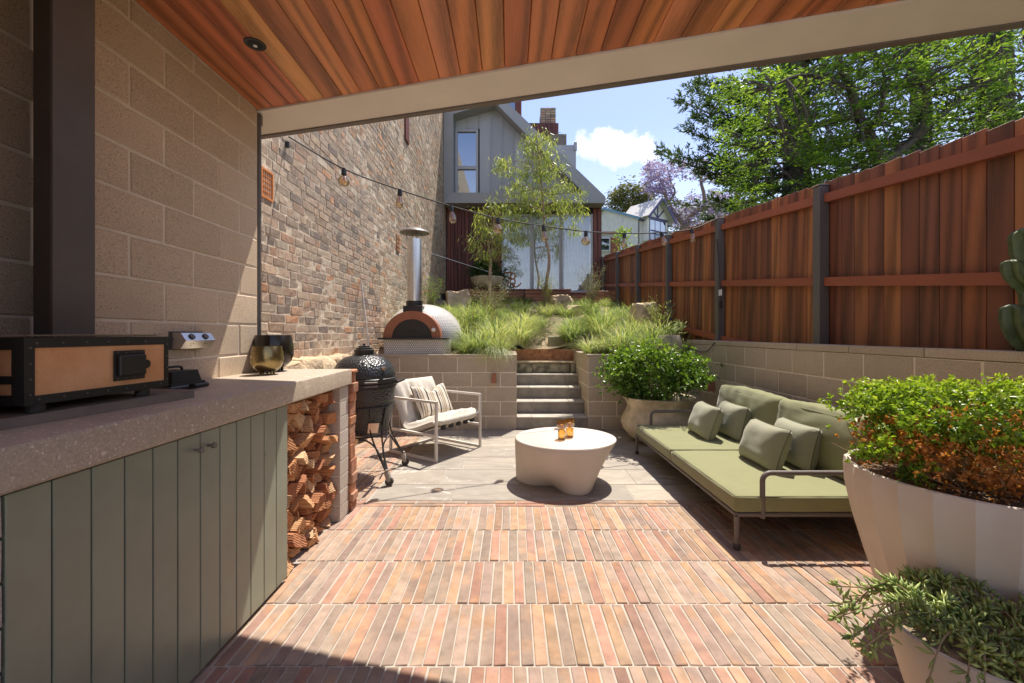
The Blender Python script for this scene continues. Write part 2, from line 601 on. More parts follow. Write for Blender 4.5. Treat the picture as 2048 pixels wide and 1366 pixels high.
M['ceiling_wood'] = wood('ceiling_timber', [(.52, .18, .06), (.62, .26, .09), (.40, .125, .05), (.56, .20, .07), (.48, .14, .06), (.68, .32, .11), (.43, .16, .065), (.58, .215, .10)], grain=(9, .55, 9), rough=.38, blotch=.5)
M['fence_wood'] = wood('fence_timber', [(.28, .088, .032), (.36, .13, .044), (.19, .06, .027), (.31, .10, .035), (.135, .047, .025), (.385, .145, .048), (.24, .075, .031), (.165, .055, .027)], grain=(8, 8, .5), rough=.5, blotch=.5)
M['fence_dark'] = surf('fence_gap_shade', (.05, .02, .012), .9)  # near-black, the shade between the palings put into colour
M['deck_wood'] = wood('deck_timber', [(.30, .11, .055), (.36, .15, .08), (.25, .09, .045)], grain=(.6, 9, 9), rough=.55)
M['clad_wood'] = wood('cladding_timber', [(.14, .034, .022), (.19, .048, .028), (.10, .026, .019), (.16, .042, .026)], grain=(8, 8, .4), rough=.5)
M['rail'] = surf('rail_paint', (.32, .09, .045), .45, .08, 5, .1, 90)
M['post'] = surf('post_paint', (.115, .105, .10), .42, .08, 4, .08, 60)
M['steel'] = surf('dark_steel', (.13, .11, .098), .5, .12, 5, .08, 60)
M['black_steel'] = surf('black_steel', (.022, .021, .02), .42, .15, 8, .12, 120)
M['eave'] = surf('eave_sheet', (.84, .78, .70), .7, .05, 3, .06, 90)
M['gutter'] = surf('gutter_paint', (.16, .135, .115), .45, .08, 4)
M['roofing'] = surf('roofing', (.2, .2, .2), .6)
M['sage'] = surf('sage_paint', (.25, .265, .195), .32, .1, 5, .12, 130, .0006, rvar=.05)
M['dark'] = surf('dark_recess', (.015, .014, .013), .8)
M['soil'] = surf('soil', (.13, .085, .05), .95, .4, 22, .9, 70, .012)
M['mulch'] = surf('mulch', (.24, .17, .105), .95, .45, 26, 1.0, 80, .015, col2=(.42, .33, .22))
M['sandstone'] = surf('sandstone', (.46, .33, .2), .9, .3, 5, .9, 30, .02, col2=(.56, .43, .28))
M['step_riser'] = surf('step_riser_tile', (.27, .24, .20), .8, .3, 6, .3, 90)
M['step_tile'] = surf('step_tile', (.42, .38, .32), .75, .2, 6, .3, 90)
M['mossy'] = surf('mossy_stone', (.17, .155, .10), .95, .45, 9, .9, 50, .012, col2=(.34, .30, .2))
M['rust'] = surf('rusty_steel', (.27, .115, .055), .85, .35, 12, .3, 90, col2=(.36, .17, .08))
M['copper'] = surf('copper_arch', (.33, .12, .06), .5, .15, 6, .1, 80)
M['iron'] = surf('cast_iron', (.02, .019, .018), .45, .2, 10, .3, 140)
M['brass'] = surf('aged_brass', (.30, .23, .11), .25, .45, 7, .15, 40, metal=.9)
M['dark_glaze'] = surf('dark_glaze', (.035, .03, .025), .2, .4, 7, .12, 40, metal=.35)
M['chrome'] = surf('chrome', (.62, .60, .56), .3, .06, 4, .02, 50, metal=1.0)
M['white_frame'] = surf('white_powdercoat', (.68, .64, .58), .5, .05, 5, .06, 120)
M['pale_concrete'] = surf('pale_concrete', (.55, .485, .41), .7, .06, 3.5, .15, 120, .0008)
M['cream_urn'] = surf('cream_urn', (.52, .42, .27), .85, .25, 6, .7, 45, .006, col2=(.62, .53, .38))
M['planter'] = surf('planter_cement', (.60, .52, .44), .75, .07, 4, .2, 110)
M['old_pot'] = surf('old_cement_pot', (.33, .28, .21), .9, .4, 6, .7, 40, .006, col2=(.45, .39, .3))
M['slab'] = surf('stone_slab', (.20, .165, .135), .75, .2, 8, .3, 70)
M['rubber'] = surf('rubber', (.05, .045, .04), .7)
M['caster'] = surf('caster_wheel', (.30, .27, .23), .5)
M['white_paint'] = surf('white_paint', (.75, .74, .72), .6, .06, 4)
M['stucco'] = surf('stucco', (.68, .66, .6), .9, .12, 2, .5, 30)
M['navy'] = surf('navy_trim', (.05, .05, .16), .5)
M['sky_trim'] = surf('blue_trim', (.15, .30, .42), .5)
M['shingle'] = surf('pale_shingle', (.50, .48, .45), .9, .15, 6, .5, 12)
M['weatherboard'] = surf('red_weatherboard', (.40, .13, .07), .6)
M['bark'] = surf('bark', (.075, .058, .045), .95, .4, 14, 1.0, 22, .03, col2=(.13, .1, .08))
M['bark_pale'] = surf('pale_bark', (.30, .20, .13), .9, .3, 12, .6, 40, .004, col2=(.42, .3, .2))
M['bark_far'] = surf('grey_bark', (.22, .16, .12), .95, .3, 8, .8, 20, .02)
M['twig'] = surf('dry_twig', (.36, .26, .16), .9)
M['seam'] = surf('seam_piping', (.13, .13, .075), .9)
M['tape'] = surf('webbing', (.03, .03, .03), .8)

# bench concrete with exposed aggregate
t = NT('bench_concrete')
c = t.coord()
base = t.mix(t.noise(c, 3.0, 5.0, .6), (.40, .325, .25), (.50, .415, .325))
base = t.mix(1.0, base, t.ramp(t.noise(c, 120.0, 2.0, .7), [(.3, .8), (.7, 1.15)]), 'MULTIPLY')
for sc, lo, hi in ((48.0, .14, .2), (85.0, .16, .22), (26.0, .12, .17)):
    cd = t.vmath('ADD', c, t.vmath('SCALE', t.noise(c, 30.0, 2.0, out='Color'), .03))
    vo = t.n('TexVoronoi', Vector=cd, Scale=sc).outputs['Distance']
    keep = t.ramp(t.noise(c, sc * .3, 2.0), [(.44, 0.0), (.52, 1.0)])
    base = t.mix(t.math('MULTIPLY', t.math('MULTIPLY', t.ramp(vo, [(lo, 1.0), (hi, 0.0)]), keep), .85), base, (.74, .65, .54))
t.bsdf(Base_Color=base, Roughness=t.math('MULTIPLY_ADD', t.noise(c, 9.0, 3.0), .25, .34), Normal=t.bump(t.noise(c, 60.0, 4.0), .12, .002))
M['bench'] = t.m

# slate paving with pale veins
t = NT('slate')
r = t.rnd(); c = t.coord(rnd=r)
base = t.ramp(r, [(0, (.32, .275, .225)), (.3, (.36, .31, .25)), (.6, (.30, .265, .22)), (.8, (.38, .325, .255))], 'CONSTANT')
base = t.mix(1.0, base, t.ramp(t.noise(t.coord(scale=(1, 2.6, 1), rnd=r), 4.0, 6.0, .6, .8), [(.25, .72), (.55, 1.0), (.8, 1.2)]), 'MULTIPLY')
vn = t.noise(t.coord(scale=(.5, 1.2, 1), rnd=r), 2.0, 7.0, .62, .5)
vein = t.math('ABSOLUTE', t.math('SUBTRACT', vn, .5))
vm = t.math('MULTIPLY', t.ramp(vein, [(.0, 1.0), (.011, 0.0)]), t.ramp(t.noise(c, 1.6, 2.0), [(.5, 0.0), (.6, 1.0)]))
base = t.mix(t.math('MULTIPLY', vm, .8), base, (.62, .58, .52))
hh = t.noise(t.coord(scale=(1, 1.8, 1), rnd=r), 9.0, 5.0, .6)
t.bsdf(Base_Color=base, Roughness=.72, Normal=t.bump(hh, .35, .006))
M['slate'] = t.m

# penny-round mosaic, laid out on the UV map in metres
t = NT('white_mosaic')
uv = t.n('UVMap', {'uv_map': 'UVMap'}).outputs[0]
S_ = (.030, .052, 1.0)
p1 = t.vmath('DIVIDE', uv, S_)
d = []
for off in ((0, 0, 0), (.5, .5, 0)):
    q = t.vmath('SUBTRACT', t.vmath('FRACTION', t.vmath('ADD', p1, off)), (.5, .5, 0))
    q = t.vmath('MULTIPLY', q, (S_[0], S_[1], 0.0))
    d.append(t.vmath('LENGTH', q))
dm = t.math('MINIMUM', d[0], d[1])
tile = t.ramp(t.math('DIVIDE', dm, .015), [(.82, 1.0), (.92, 0.0)])
col = t.mix(tile, (.13, .11, .095), (.74, .71, .66))
t.bsdf(Base_Color=col, Roughness=t.mix(tile, (.9, .9, .9), (.22, .22, .22)), Normal=t.bump(tile, .5, .002))
M['mosaic'] = t.m

# dimpled ceramic of the kamado
t = NT('dimpled_ceramic')
c = t.coord()
vo = t.n('TexVoronoi', {'feature': 'SMOOTH_F1'}, Vector=c, Scale=62.0, Smoothness=.5).outputs['Distance']
t.bsdf(Base_Color=(.028, .029, .031), Roughness=.28, Normal=t.bump(vo, 1.0, .006))
M['dimple'] = t.m

# terracotta panel of the box grill
t = NT('terracotta_panel')
c = t.coord()
base = t.mix(t.ramp(t.noise(c, 7.0, 5.0, .6), [(.3, 0.0), (.7, 1.0)]), (.68, .31, .12), (.80, .44, .22))
sp = t.ramp(t.n('TexVoronoi', Vector=c, Scale=150.0).outputs['Distance'], [(.1, 1.0), (.2, 0.0)])
base = t.mix(t.math('MULTIPLY', sp, t.ramp(t.noise(c, 90.0, 2.0), [(.45, 0.0), (.6, .9)])), base, (.16, .07, .04))
t.bsdf(Base_Color=base, Roughness=.85, Normal=t.bump(t.noise(c, 120.0, 3.0), .3, .002))
M['terracotta'] = t.m

# split firewood: pale weathered ends, red-brown sides
t = NT('firewood')
r = t.rnd(); c = t.coord(rnd=r)
base = t.ramp(r, [(0, (.48, .22, .095)), (.2, (.38, .155, .07)), (.4, (.56, .31, .15)), (.6, (.33, .13, .06)), (.75, (.62, .40, .22)), (.9, (.45, .2, .085))], 'CONSTANT')
gr = t.noise(t.coord(scale=(.4, 5, 5), rnd=r), 9.0, 5.0, .65, .6)
cr = t.n('TexWave', {'wave_type': 'RINGS', 'rings_direction': 'X'}, Vector=c, Scale=26.0, Distortion=3.0, Detail=2.0).outputs['Fac']
base = t.mix(1.0, base, t.ramp(t.math('ADD', t.math('MULTIPLY', gr, .7), t.math('MULTIPLY', cr, .3)), [(.25, .62), (.5, 1.0), (.8, 1.25)]), 'MULTIPLY')
t.bsdf(Base_Color=base, Roughness=.85, Normal=t.bump(t.math('ADD', gr, t.math('MULTIPLY', cr, .4)), .8, .006))
M['firewood'] = t.m

# house metal cladding, glass
M['zinc'] = surf('zinc_sheet', (.42, .42, .43), .45, .05, 2, .04, 20, metal=.1)
M['zinc_dark'] = surf('zinc_surround', (.35, .345, .345), .5, .05, 2, .03, 30, metal=.05)


def glass(name, tint, refl=.25, rough=.02):
    t = NT(name)
    fr = t.n('LayerWeight', Blend=.35).outputs['Fresnel']
    gl = t.n('BsdfGlossy', Color=(.9, .93, .95), Roughness=rough)
    tr = t.n('BsdfTransparent', Color=tint)
    ms = t.n('MixShader', Fac=t.math('MULTIPLY_ADD', fr, .75, refl, clamp=True))
    t.t.links.new(tr.outputs[0], ms.inputs[1]); t.t.links.new(gl.outputs[0], ms.inputs[2])
    t.t.links.new(ms.outputs[0], t.out.inputs[0])
    return t.m


M['pane'] = glass('window_glass', (.88, .89, .88), .13)
M['pane_dark'] = glass('dark_window_glass', (.25, .30, .34), .45)
M['bulb'] = glass('bulb_glass', (.97, .78, .52), .12)
M['amber'] = glass('amber_glass', (.95, .66, .22), .10)
M['filament'] = surf('filament', (.55, .30, .10), .4)
M['curtain'] = fabric('sheer_curtain', (.92, .87, .79), 400)
M['sofa'] = fabric('sage_canvas', (.235, .235, .115), 800, .05)
M['sofa_pillow'] = fabric('grey_sage_canvas', (.30, .295, .205), 800, .05)
M['cream'] = fabric('cream_canvas', (.60, .55, .47), 700, .05)

# striped pillow cover
t = NT('striped_cotton')
c = t.n('TexCoord').outputs['Object']
x = t.n('SeparateXYZ', Vector=c).outputs[0]
fx = t.math('FRACT', t.math('MULTIPLY', x, 7.2))
st = t.ramp(fx, [(0, (.70, .62, .5)), (.16, (.04, .038, .036)), (.30, (.70, .62, .5)), (.44, (.05, .045, .042)), (.48, (.70, .62, .5)), (.60, (.05, .045, .042)), (.64, (.56, .45, .32)), (.82, (.05, .045, .042)), (.86, (.70, .62, .5))], 'CONSTANT')
t.bsdf(Base_Color=st, Roughness=.9, Normal=t.bump(t.noise(c, 300.0, 2.0), .2, .002))
M['stripes'] = t.m

# foliage
M['lf_bright'] = leafmat('bright_leaf', [(.06, .13, .025), (.12, .21, .035), (.21, .32, .05), (.32, .42, .07)], .45)
M['lf_box'] = leafmat('box_leaf', [(.04, .09, .015), (.12, .21, .025), (.27, .39, .04), (.44, .52, .07)], .42, .35)
M['lf_dead'] = leafmat('dead_leaf', [(.36, .13, .035), (.52, .22, .06), (.44, .18, .045), (.25, .10, .03)], .35, .7)
M['lf_shrub'] = leafmat('glossy_leaf', [(.03, .075, .016), (.08, .16, .026), (.17, .28, .04), (.29, .40, .06)], .35, .3, .6)
M['lf_conifer'] = leafmat('conifer_needles', [(.025, .05, .018), (.05, .09, .026), (.09, .14, .04), (.14, .19, .055)], .25, .6)
M['lf_gum'] = leafmat('gum_leaf', [(.13, .18, .06), (.23, .29, .09), (.35, .41, .12), (.48, .50, .17)], .45)
M['lf_far'] = leafmat('far_gum_leaf', [(.09, .10, .045), (.15, .16, .07), (.22, .21, .1)], .25, .7)
M['lf_purple'] = leafmat('jacaranda_blossom', [(.20, .15, .42), (.31, .24, .60), (.40, .33, .68), (.24, .22, .13)], .35, .7)
M['lf_grey'] = leafmat('grey_leaf', [(.11, .13, .07), (.19, .2, .11), (.27, .26, .16)], .35)
M['grass'] = leafmat('tussock_blade', [(.10, .16, .06), (.20, .27, .10), (.33, .39, .17), (.48, .50, .28), (.62, .56, .38)], .45, .5)
M['succ'] = leafmat('succulent_leaf', [(.19, .27, .085), (.30, .39, .12), (.44, .52, .17), (.58, .63, .25)], .25, .4, .5)
M['cactus'] = surf('cactus_skin', (.055, .085, .035), .5, .3, 8, .3, 40, col2=(.1, .14, .055))
M['lawn'] = surf('rough_grass_ground', (.08, .10, .04), .95, .4, 3, .6, 20, .02)
# ------------------------------------------------------------------ setting
WX, BX, FX, RX = -1.76, -2.0, 2.90, 2.63      # block wall, old brick wall, fence boards, low wall on the other side
CZ = 2.888                                    # ceiling level
def edge(x, off=0.0): return 2.963 - .27 * (x + 1.76) + off      # skewed front edge of the roof


def visible(x, y, z, m=0):
    if y < .2: return False
    u = CU + F * x / y; v = CV + F * (H - z) / y
    return -m < u < 2048 + m and -m < v < 1366 + m


# ground beyond the yard, one sheet to the horizon, sunk under the yard
def ground_h(x, y):
    if -2.6 < x < 3.0 and -8 < y < 13.2: return -.25
    d = max(0, y - 13, (x - 3.0) * .8, (-2.6 - x) * .6)
    return min(2.2, d * 1.2) + min(max(d - 4, 0) * .11, 4.2)


xs = [-900, -300, -120, -60, -30, -15, -8, -4, -2.61, -2.59, 0, 2.99, 3.01, 4, 5, 6, 8, 11, 15, 20, 28, 40, 60, 120, 300, 900]
ys = [-300, -100, -40, -15, -8.01, -7.99, -3, 3, 8, 13.19, 13.21, 14, 15, 17, 20, 24, 30, 40, 60, 120, 300, 1200]
mb = MB()
mb.add([(x, y, ground_h(x, y)) for y in ys for x in xs], [[j * len(xs) + i, j * len(xs) + i + 1, (j + 1) * len(xs) + i + 1, (j + 1) * len(xs) + i] for j in range(len(ys) - 1) for i in range(len(xs) - 1)])
tag(mb.build('ground', M['lawn'], smooth=180), 'rough grassy ground rising beyond the fences', kind='structure')

# ---- brick paving
pav = MB().box(BX, RX, -3.0, 3.385, -.08, -.005).box(BX, -1.13, 3.387, 5.9, -.08, -.005).build('brick_paving', M['grout'])
tag(pav, 'long slim bricks in tan, orange and red laid in rows with pale joints', kind='structure')
PITCH, ROW = .0565, .392
cand = []
for i in range(11):
    y1 = 3.27 - ROW * i; y0 = y1 - ROW
    k0 = -1.26 if y1 > .8 else -1.7
    n = int((RX - k0) / PITCH)
    sh = random.uniform(0, PITCH)
    for k in range(n):
        x0 = k0 + k * PITCH + sh
        cand.append((x0, x0 + PITCH, y0, y1))
for j in range(2):
    y0 = 3.272 + j * .0565
    x = -1.7 + .17 * j
    while x < RX - .38:
        cand.append((x, x + .395, y0, y0 + .0565)); x += .395
for i in range(7):
    y0 = 3.39 + i * ROW
    for k in range(15):
        x0 = -1.985 + k * PITCH
        if y0 + ROW < 5.93: cand.append((x0, x0 + PITCH, y0, y0 + ROW))
lib_p, lib_s = [], []
for k in range(10):
    mb = MB()
    mb.cbox(-.0245, .0245, -.1915, .1915, -.05, 0, c=.003, jit=.0018)
    lib_p.append(mb.mesh('brick', M['paver'], fix=False))
    mb = MB(); mb.cbox(-.192, .192, -.0235, .0235, -.05, 0, c=.003, jit=.0014)
    lib_s.append(mb.mesh('brick', M['paver'], fix=False))
cand.sort(key=lambda b: (not visible((b[0] + b[1]) / 2, (b[2] + b[3]) / 2, 0), (b[2] + b[3]) / 2))
rest = MB()
for n, (x0, x1, y0, y1) in enumerate(cand):
    cx, cy = (x0 + x1) / 2, (y0 + y1) / 2
    lib = lib_s if x1 - x0 > .2 else lib_p
    dz = random.uniform(-.0022, .0018)
    Mx = Matrix.Translation((cx, cy, dz)) @ Matrix.Rotation(random.uniform(-.006, .006), 4, 'Z') @ Matrix.Rotation(random.uniform(-.01, .01), 4, 'Y')
    if n < 300:
        ob('brick', random.choice(lib), pav, Mx)
    else:
        if x1 - x0 > .2: rest.cbox(-.192, .192, -.0235, .0235, -.05, 0, c=.003, jit=.0014, r=random.random(), M=Mx)
        else: rest.cbox(-.0245, .0245, -.1915, .1915, -.05, 0, c=.003, jit=.0018, r=random.random(), M=Mx)
tag(rest.build('brick_field', M['paver'], pav, fix=False), kind='stuff')

# ---- unseen floor, white wall and panel added behind the camera to bounce light
tag(MB().box(-6, 7, -6.5, -3.002, -.2, -.01).build('bounce_floor', M['pale_concrete']), 'pale concrete floor added out of view to bounce light', kind='structure')
gw = thing('bounce_wall', 'white wall added out of view to bounce light forward', 'wall', (0, -6.5, 0))
MB().box(-6, 7, -.3, -.002, -.2, 3.4).build('wall', M['white_paint'], gw)
MB().cbox(-1.6, 2.4, -.001, .05, -.009, 2.3, c=.01).build('bounce_panel', M['eave'], gw, fix=False)

# ---- slate patio
pat = MB().box(-1.128, RX, 3.387, 5.9, -.08, -.004).build('slate_patio', M['grout'])
tag(pat, 'grey slate paving with pale veins below the garden wall', kind='structure')
rows = [3.39, 3.745, 4.16, 4.577, 4.99, 5.43, 5.895]
for j in range(6):
    starts = [-1.125, -.47 + (.0 if j % 2 == 0 else .02), .33 if j % 2 else .18, 1.0 + .12 * (j % 3), 1.75 - .1 * (j % 2), RX]
    if j % 2: starts[1] = -.62
    for a, b in zip(starts[:-1], starts[1:]):
        MB().cbox(a + .003, b - .003, rows[j] + .003, rows[j + 1] - .003, -.04, random.uniform(-.0012, .0015), c=.003, jit=.001).build('tile', M['slate'], pat, fix=False)


# ---- masonry wall of blocks along a line
_blib = {}
def block_mesh(l, h, d, mat, c=.006):
    k = (round(l, 2), round(h, 3), round(d, 3), mat.name)
    if k not in _blib:
        _blib[k] = [MB().cbox(-l / 2, l / 2, -d, 0, -h / 2, h / 2, c=c, jit=.0012).mesh('block', mat, fix=False) for _ in range(3)]
    return random.choice(_blib[k])


def block_wall(par, o, ang, length, zs, mat, joint0, unit_l=.4, depth=.09, gap=.005, half=True, name='block', prot=0.0):
    """blocks on a face: o = start point of the face, ang = direction along the face (the face looks to its outer side)"""
    Mz = Matrix.Translation(o) @ Matrix.Rotation(ang, 4, 'Z')
    for j in range(len(zs) - 1):
        z0, z1 = zs[j], zs[j + 1]
        off = (joint0 + (unit_l / 2 if half and j % 2 else 0)) % unit_l
        cuts = [0.0] + [off + unit_l * k for k in range(int(length / unit_l) + 2) if .03 < off + unit_l * k < length - .03] + [length]
        for a, b in zip(cuts[:-1], cuts[1:]):
            l = round(b - a - 2 * gap, 2) if abs(b - a - unit_l) > .02 else unit_l - 2 * gap
            me = block_mesh(l, z1 - z0 - 2 * gap, depth, mat)
            T = Mz @ Matrix.Translation(((a + b) / 2, random.uniform(-.0015, .0015) + prot, (z0 + z1) / 2))
            ob(name, me, par, T)


# ---- tall block wall beside the bench
wl = thing('block_wall', 'tall tan concrete block wall behind the outdoor bench', 'block wall')
MB().box(WX - .19, WX - .0045, -3.0, 2.955, 0, CZ + .02).build('mortar', M['mortar'], wl)
zs = [.004 + .198 * k for k in range(15)] + [CZ - .002]
# the face looks to +X: direction along the face is -Y (so that the block's own +y points to +X)
block_wall(wl, (WX, 2.963, 0), R(-90), 5.9, [z for z in zs if z > .9], M['block'], (2.963 - 1.968 - .2) % .4)
# end face of the wall
MB().box(WX - .19, WX - .003, 2.9555, 2.963, 0, CZ).build('end_face', M['block'], wl)

RB = .0          # unseen back edge of the roof, pulled forward to let in light
# ---- ceiling boards, roof, eave, gutter
ceil = MB().prism([(-1.95, RB), (3.4, RB), (3.4, edge(3.4)), (-1.95, edge(-1.95))], lambda p, q, d: (p, q, d), CZ + .021, CZ + .05).build('ceiling', M['dark'])
tag(ceil, 'ceiling lined with red and orange timber boards', kind='structure')
x = WX
BW = .133
while x < 3.35:
    a, b = x + .0016, x + BW - .0016
    mb = MB()
    poly = [(a - x, RB), (b - x, RB), (b - x, edge(b) - .004), (a - x, edge(a) - .004)]
    c_ = .0035
    pin = [(a - x + c_, RB), (b - x - c_, RB), (b - x - c_, edge(b) - .006), (a - x + c_, edge(a) - .006)]
    vs = [(p[0], p[1], .02) for p in poly] + [(p[0], p[1], .003) for p in poly] + [(p[0], p[1], 0) for p in pin]
    fs = [[0, 1, 2, 3]]
    for k in range(4):
        l = (k + 1) % 4
        fs += [[k, l, 4 + l, 4 + k], [4 + k, 4 + l, 8 + l, 8 + k]]
    fs.append([8, 9, 10, 11])
    mb.add(vs, fs)
    mb.build('board', M['ceiling_wood'], ceil, M=Matrix.Translation((x, 0, CZ + random.uniform(-.0004, .0004))))
    x += BW
ev = MB().prism([(-2.08, edge(-2.08, 0.0)), (3.4, edge(3.4, 0.0)), (3.4, edge(3.4, .30)), (-2.08, edge(-2.08, .30))], lambda p, q, d: (p, q, d), CZ - .012, CZ + .02).build('eave', M['eave'])
tag(ev, 'pale sheet lining under the edge of the roof', kind='structure')
rf = MB().prism([(-2.08, RB), (3.4, RB), (3.4, edge(3.4, .335)), (-2.08, edge(-2.08, .335))], lambda p, q, d: (p, q, d), CZ + .052, CZ + .24).build('roof', M['roofing'])
tag(rf, 'flat roof over the outdoor kitchen', kind='structure')
gt = MB().prism([(-2.08, edge(-2.08, .302)), (3.4, edge(3.4, .302)), (3.4, edge(3.4, .345)), (-2.08, edge(-2.08, .345))], lambda p, q, d: (p, q, d), CZ - .022, CZ + .2).build('roof_gutter', M['gutter'])
tag(gt, 'brown metal gutter edge along the front of the flat roof', 'gutter')
# recessed ceiling light
c0 = G(510, 88, CZ)
dl = thing('ceiling_downlight', 'black recessed downlight in the timber ceiling', 'downlight', (c0.x, c0.y, CZ))
prof = [(.036, -.0015), (.052, -.004), (.054, -.002), (.054, .002)]
MB().lathe(prof, 36, cap0=False).build('ring', M['black_steel'], dl, 40)
MB().lathe([(.038, -.0022), (.001, -.0012)], 36, cap0=False).build('reflector', M['dark'], dl, 60)
MB().sphere((-.006, .012, -.003), .011, 16, 8, sc=(1, 1, .35)).build('lens', M['white_paint'], dl, 180)  # bulb lens in white, its glint put into the colour

# ---- steel channel column in front of the block wall
sc = thing('steel_column', 'dark steel channel column standing against the block wall', 'column', (0, 0, 0))
MB().box(-1.546, -1.538, 1.43, 1.575, 1.0655, CZ - .002).build('flange', M['steel'], sc)
MB().box(-1.757, -1.547, 1.566, 1.574, 1.0655, CZ - .002).build('web', M['steel'], sc)

# unseen nib added to keep light off the wall beside the column
nb = thing('shade_nib', 'short unseen block wall added to shade the recess beside the steel column', 'block wall', (0, 0, 0))
MB().box(WX + .003, -1.36, .90, 1.09, 1.068, CZ - .003).build('core', M['block'], nb)

# ---- downpipe at the end of the block wall
dp = thing('downpipe', 'thin grey downpipe on the end of the block wall', 'pipe', (WX - .012, 2.992, 0))
MB().tube([(0, 0, 1.07), (0, 0, 2.82)], .019, 14).build('pipe', M['post'], dp, 60)
MB().tube([(0, 0, 2.80), (0, 0, 2.865)], .027, 14).build('collar', M['post'], dp, 60)

# ---- old brick wall
bw = thing('old_brick_wall', 'tall weathered old brick wall running back to the grey house', 'brick wall')
BX_ = BX
MB().box(BX - .35, BX - .0025, 2.6, 13.6, -.1, 8.4).build('mortar', M['old_mortar'], bw)
CH = .0805
lst = []
j = 0
z = 1.02
while z < 8.3:
    zt = z + CH
    hdr = (j % 5 == 2)
    y = 2.97 - random.uniform(0, .2)
    while y < 13.5:
        l = .112 if (hdr or random.random() < .22) else random.uniform(.212, .236)
        ymid = y + l / 2
        zmax = H + (667 - (272 - ((CU + F * BX / ymid) - 525) * .139)) * ymid / F + .55
        if z < zmax and not (3.40 < ymid < 3.59 and 2.43 < z + .04 < 2.68):
            lst.append((y, y + l, z, zt))
        y += l + .008
    z = zt; j += 1
lst.sort(key=lambda b: (not visible(BX, (b[0] + b[1]) / 2, (b[2] + b[3]) / 2), b[0]))
def old_brick(mb, l, h, r=0.0, M=None):
    mb.cbox(-.1, 0, -l / 2 + .0025, l / 2 - .0025, -h / 2 + .0055, h / 2 - .0055, c=random.uniform(.002, .006), jit=.0022, r=r, M=M)
lib_h = []; lib_t = []
for k in range(14):
    mb = MB(); old_brick(mb, .112, CH); lib_h.append(mb.mesh('brick', M['old_brick'], fix=False))
    mb = MB(); old_brick(mb, .224, CH); lib_t.append(mb.mesh('brick', M['old_brick'], fix=False))
rest = MB()
for n, (y0, y1, z0, z1) in enumerate(lst):
    l = y1 - y0
    wav = .0015 * math.sin(y0 * 1.7 + z0 * 2.1)
    T = Matrix.Translation((BX + random.uniform(-.0015, .0035) + wav, (y0 + y1) / 2, (z0 + z1) / 2 + .007 * math.sin(y0 * .9) + random.uniform(-.0015, .0015))) @ Matrix.Rotation(random.uniform(-.01, .01), 4, 'Z') @ Matrix.Rotation(random.uniform(-.012, .012), 4, 'X')
    if n < 299:
        lib = lib_h if l < .15 else lib_t
        o = ob('brick', random.choice(lib), bw, T @ Matrix.Diagonal((1, 1 if l < .15 else l / .224, 1, 1)))
    else:
        old_brick(rest, l, CH, random.random() * .999, T)
tag(rest.build('brickwork', M['old_brick'], bw, fix=False), kind='stuff')
# terracotta air vent let into the wall
M['vent'] = surf('vent_terracotta', (.62, .22, .06), .7, .15, 12)
vt = thing('air_vent', 'orange terracotta air vent grille in the old brick wall', 'vent', (BX, 3.495, 2.555))
MB().box(-.05, -.02, -.085, .085, -.12, .12).build('back', M['dark'], vt)
mb = MB()
mb.box(-.03, .008, -.086, .086, .104, .121).box(-.03, .008, -.086, .086, -.121, -.104).box(-.03, .008, -.086, -.072, -.104, .104).box(-.03, .008, .072, .086, -.104, .104)
mb.build('frame', M['vent'], vt)
for k in range(4): MB().box(-.028, .003, -.072, .072, -.0665 + .0416 * k - .0035 - .02 + .024, -.0665 + .0416 * k + .0075).build('slat', M['vent'], vt)
for k in range(4): MB().box(-.028, .0005, -.047 + .0288 * k, -.038 + .0288 * k, -.104, .104).build('bar', M['vent'], vt)
# small rusty vent
rv = MB()
for k in range(4): rv.box(BX - .02, BX + .014, 7.46, 7.66, 2.79 + k * .075, 2.84 + k * .075)
rv.box(BX - .02, BX + .008, 7.45, 7.67, 2.78, 3.09)
tag(rv.build('metal_vent', M['rust']), 'small rusty louvred vent high on the old brick wall', 'vent')
tag(MB().cbox(BX - .03, BX + .03, 8.05, 8.32, 5.02, 6.4, c=.006).build('timber_plate', M['clad_wood'], None, fix=False), 'dark red timber plate fixed high on the old brick wall', 'timber plate')
# rough sandstone footing
sf = thing('sandstone_footing', 'rough pale sandstone footing at the foot of the old brick wall', 'stone footing')
def rock(name, c, s, mat, par=None, seed=0, n=14, m=9, rough=.22, rz=0.0):
    rs = random.Random(seed)
    mb = MB().sphere((0, 0, 0), 1, n, m)
    off = [rs.uniform(0, 50) for _ in range(3)]
    vs = []
    from mathutils import noise as mn
    for p in mb.v:
        p = Vector(p)
        q = Vector([max(-.62, min(.62, k)) / .62 for k in p])          # blocky
        q = p * .25 + q * .75
        d = mn.noise(q * 1.6 + Vector(off)) * rough + mn.noise(q * 4 + Vector(off)) * rough * .4
        q = q * (1 + d)
        vs.append((q.x * s[0] / 2, q.y * s[1] / 2, q.z * s[2] / 2))
    mb.v = vs
    return mb.build(name, mat, par, 32, Matrix.Translation(c) @ Matrix.Rotation(rz, 4, 'Z'))
y = 3.35; k = 0
while y < 5.85:
    l = random.uniform(.3, .55)
    for zc, hh in ((.2, .44), (.6, .42), (.93, .3)):
        rock('stone', (BX + .02, y + l / 2 + random.uniform(-.05, .05), zc + random.uniform(-.02, .03)), (.34, l * 1.08, hh), M['sandstone'], sf, seed=k); k += 1
    y += l

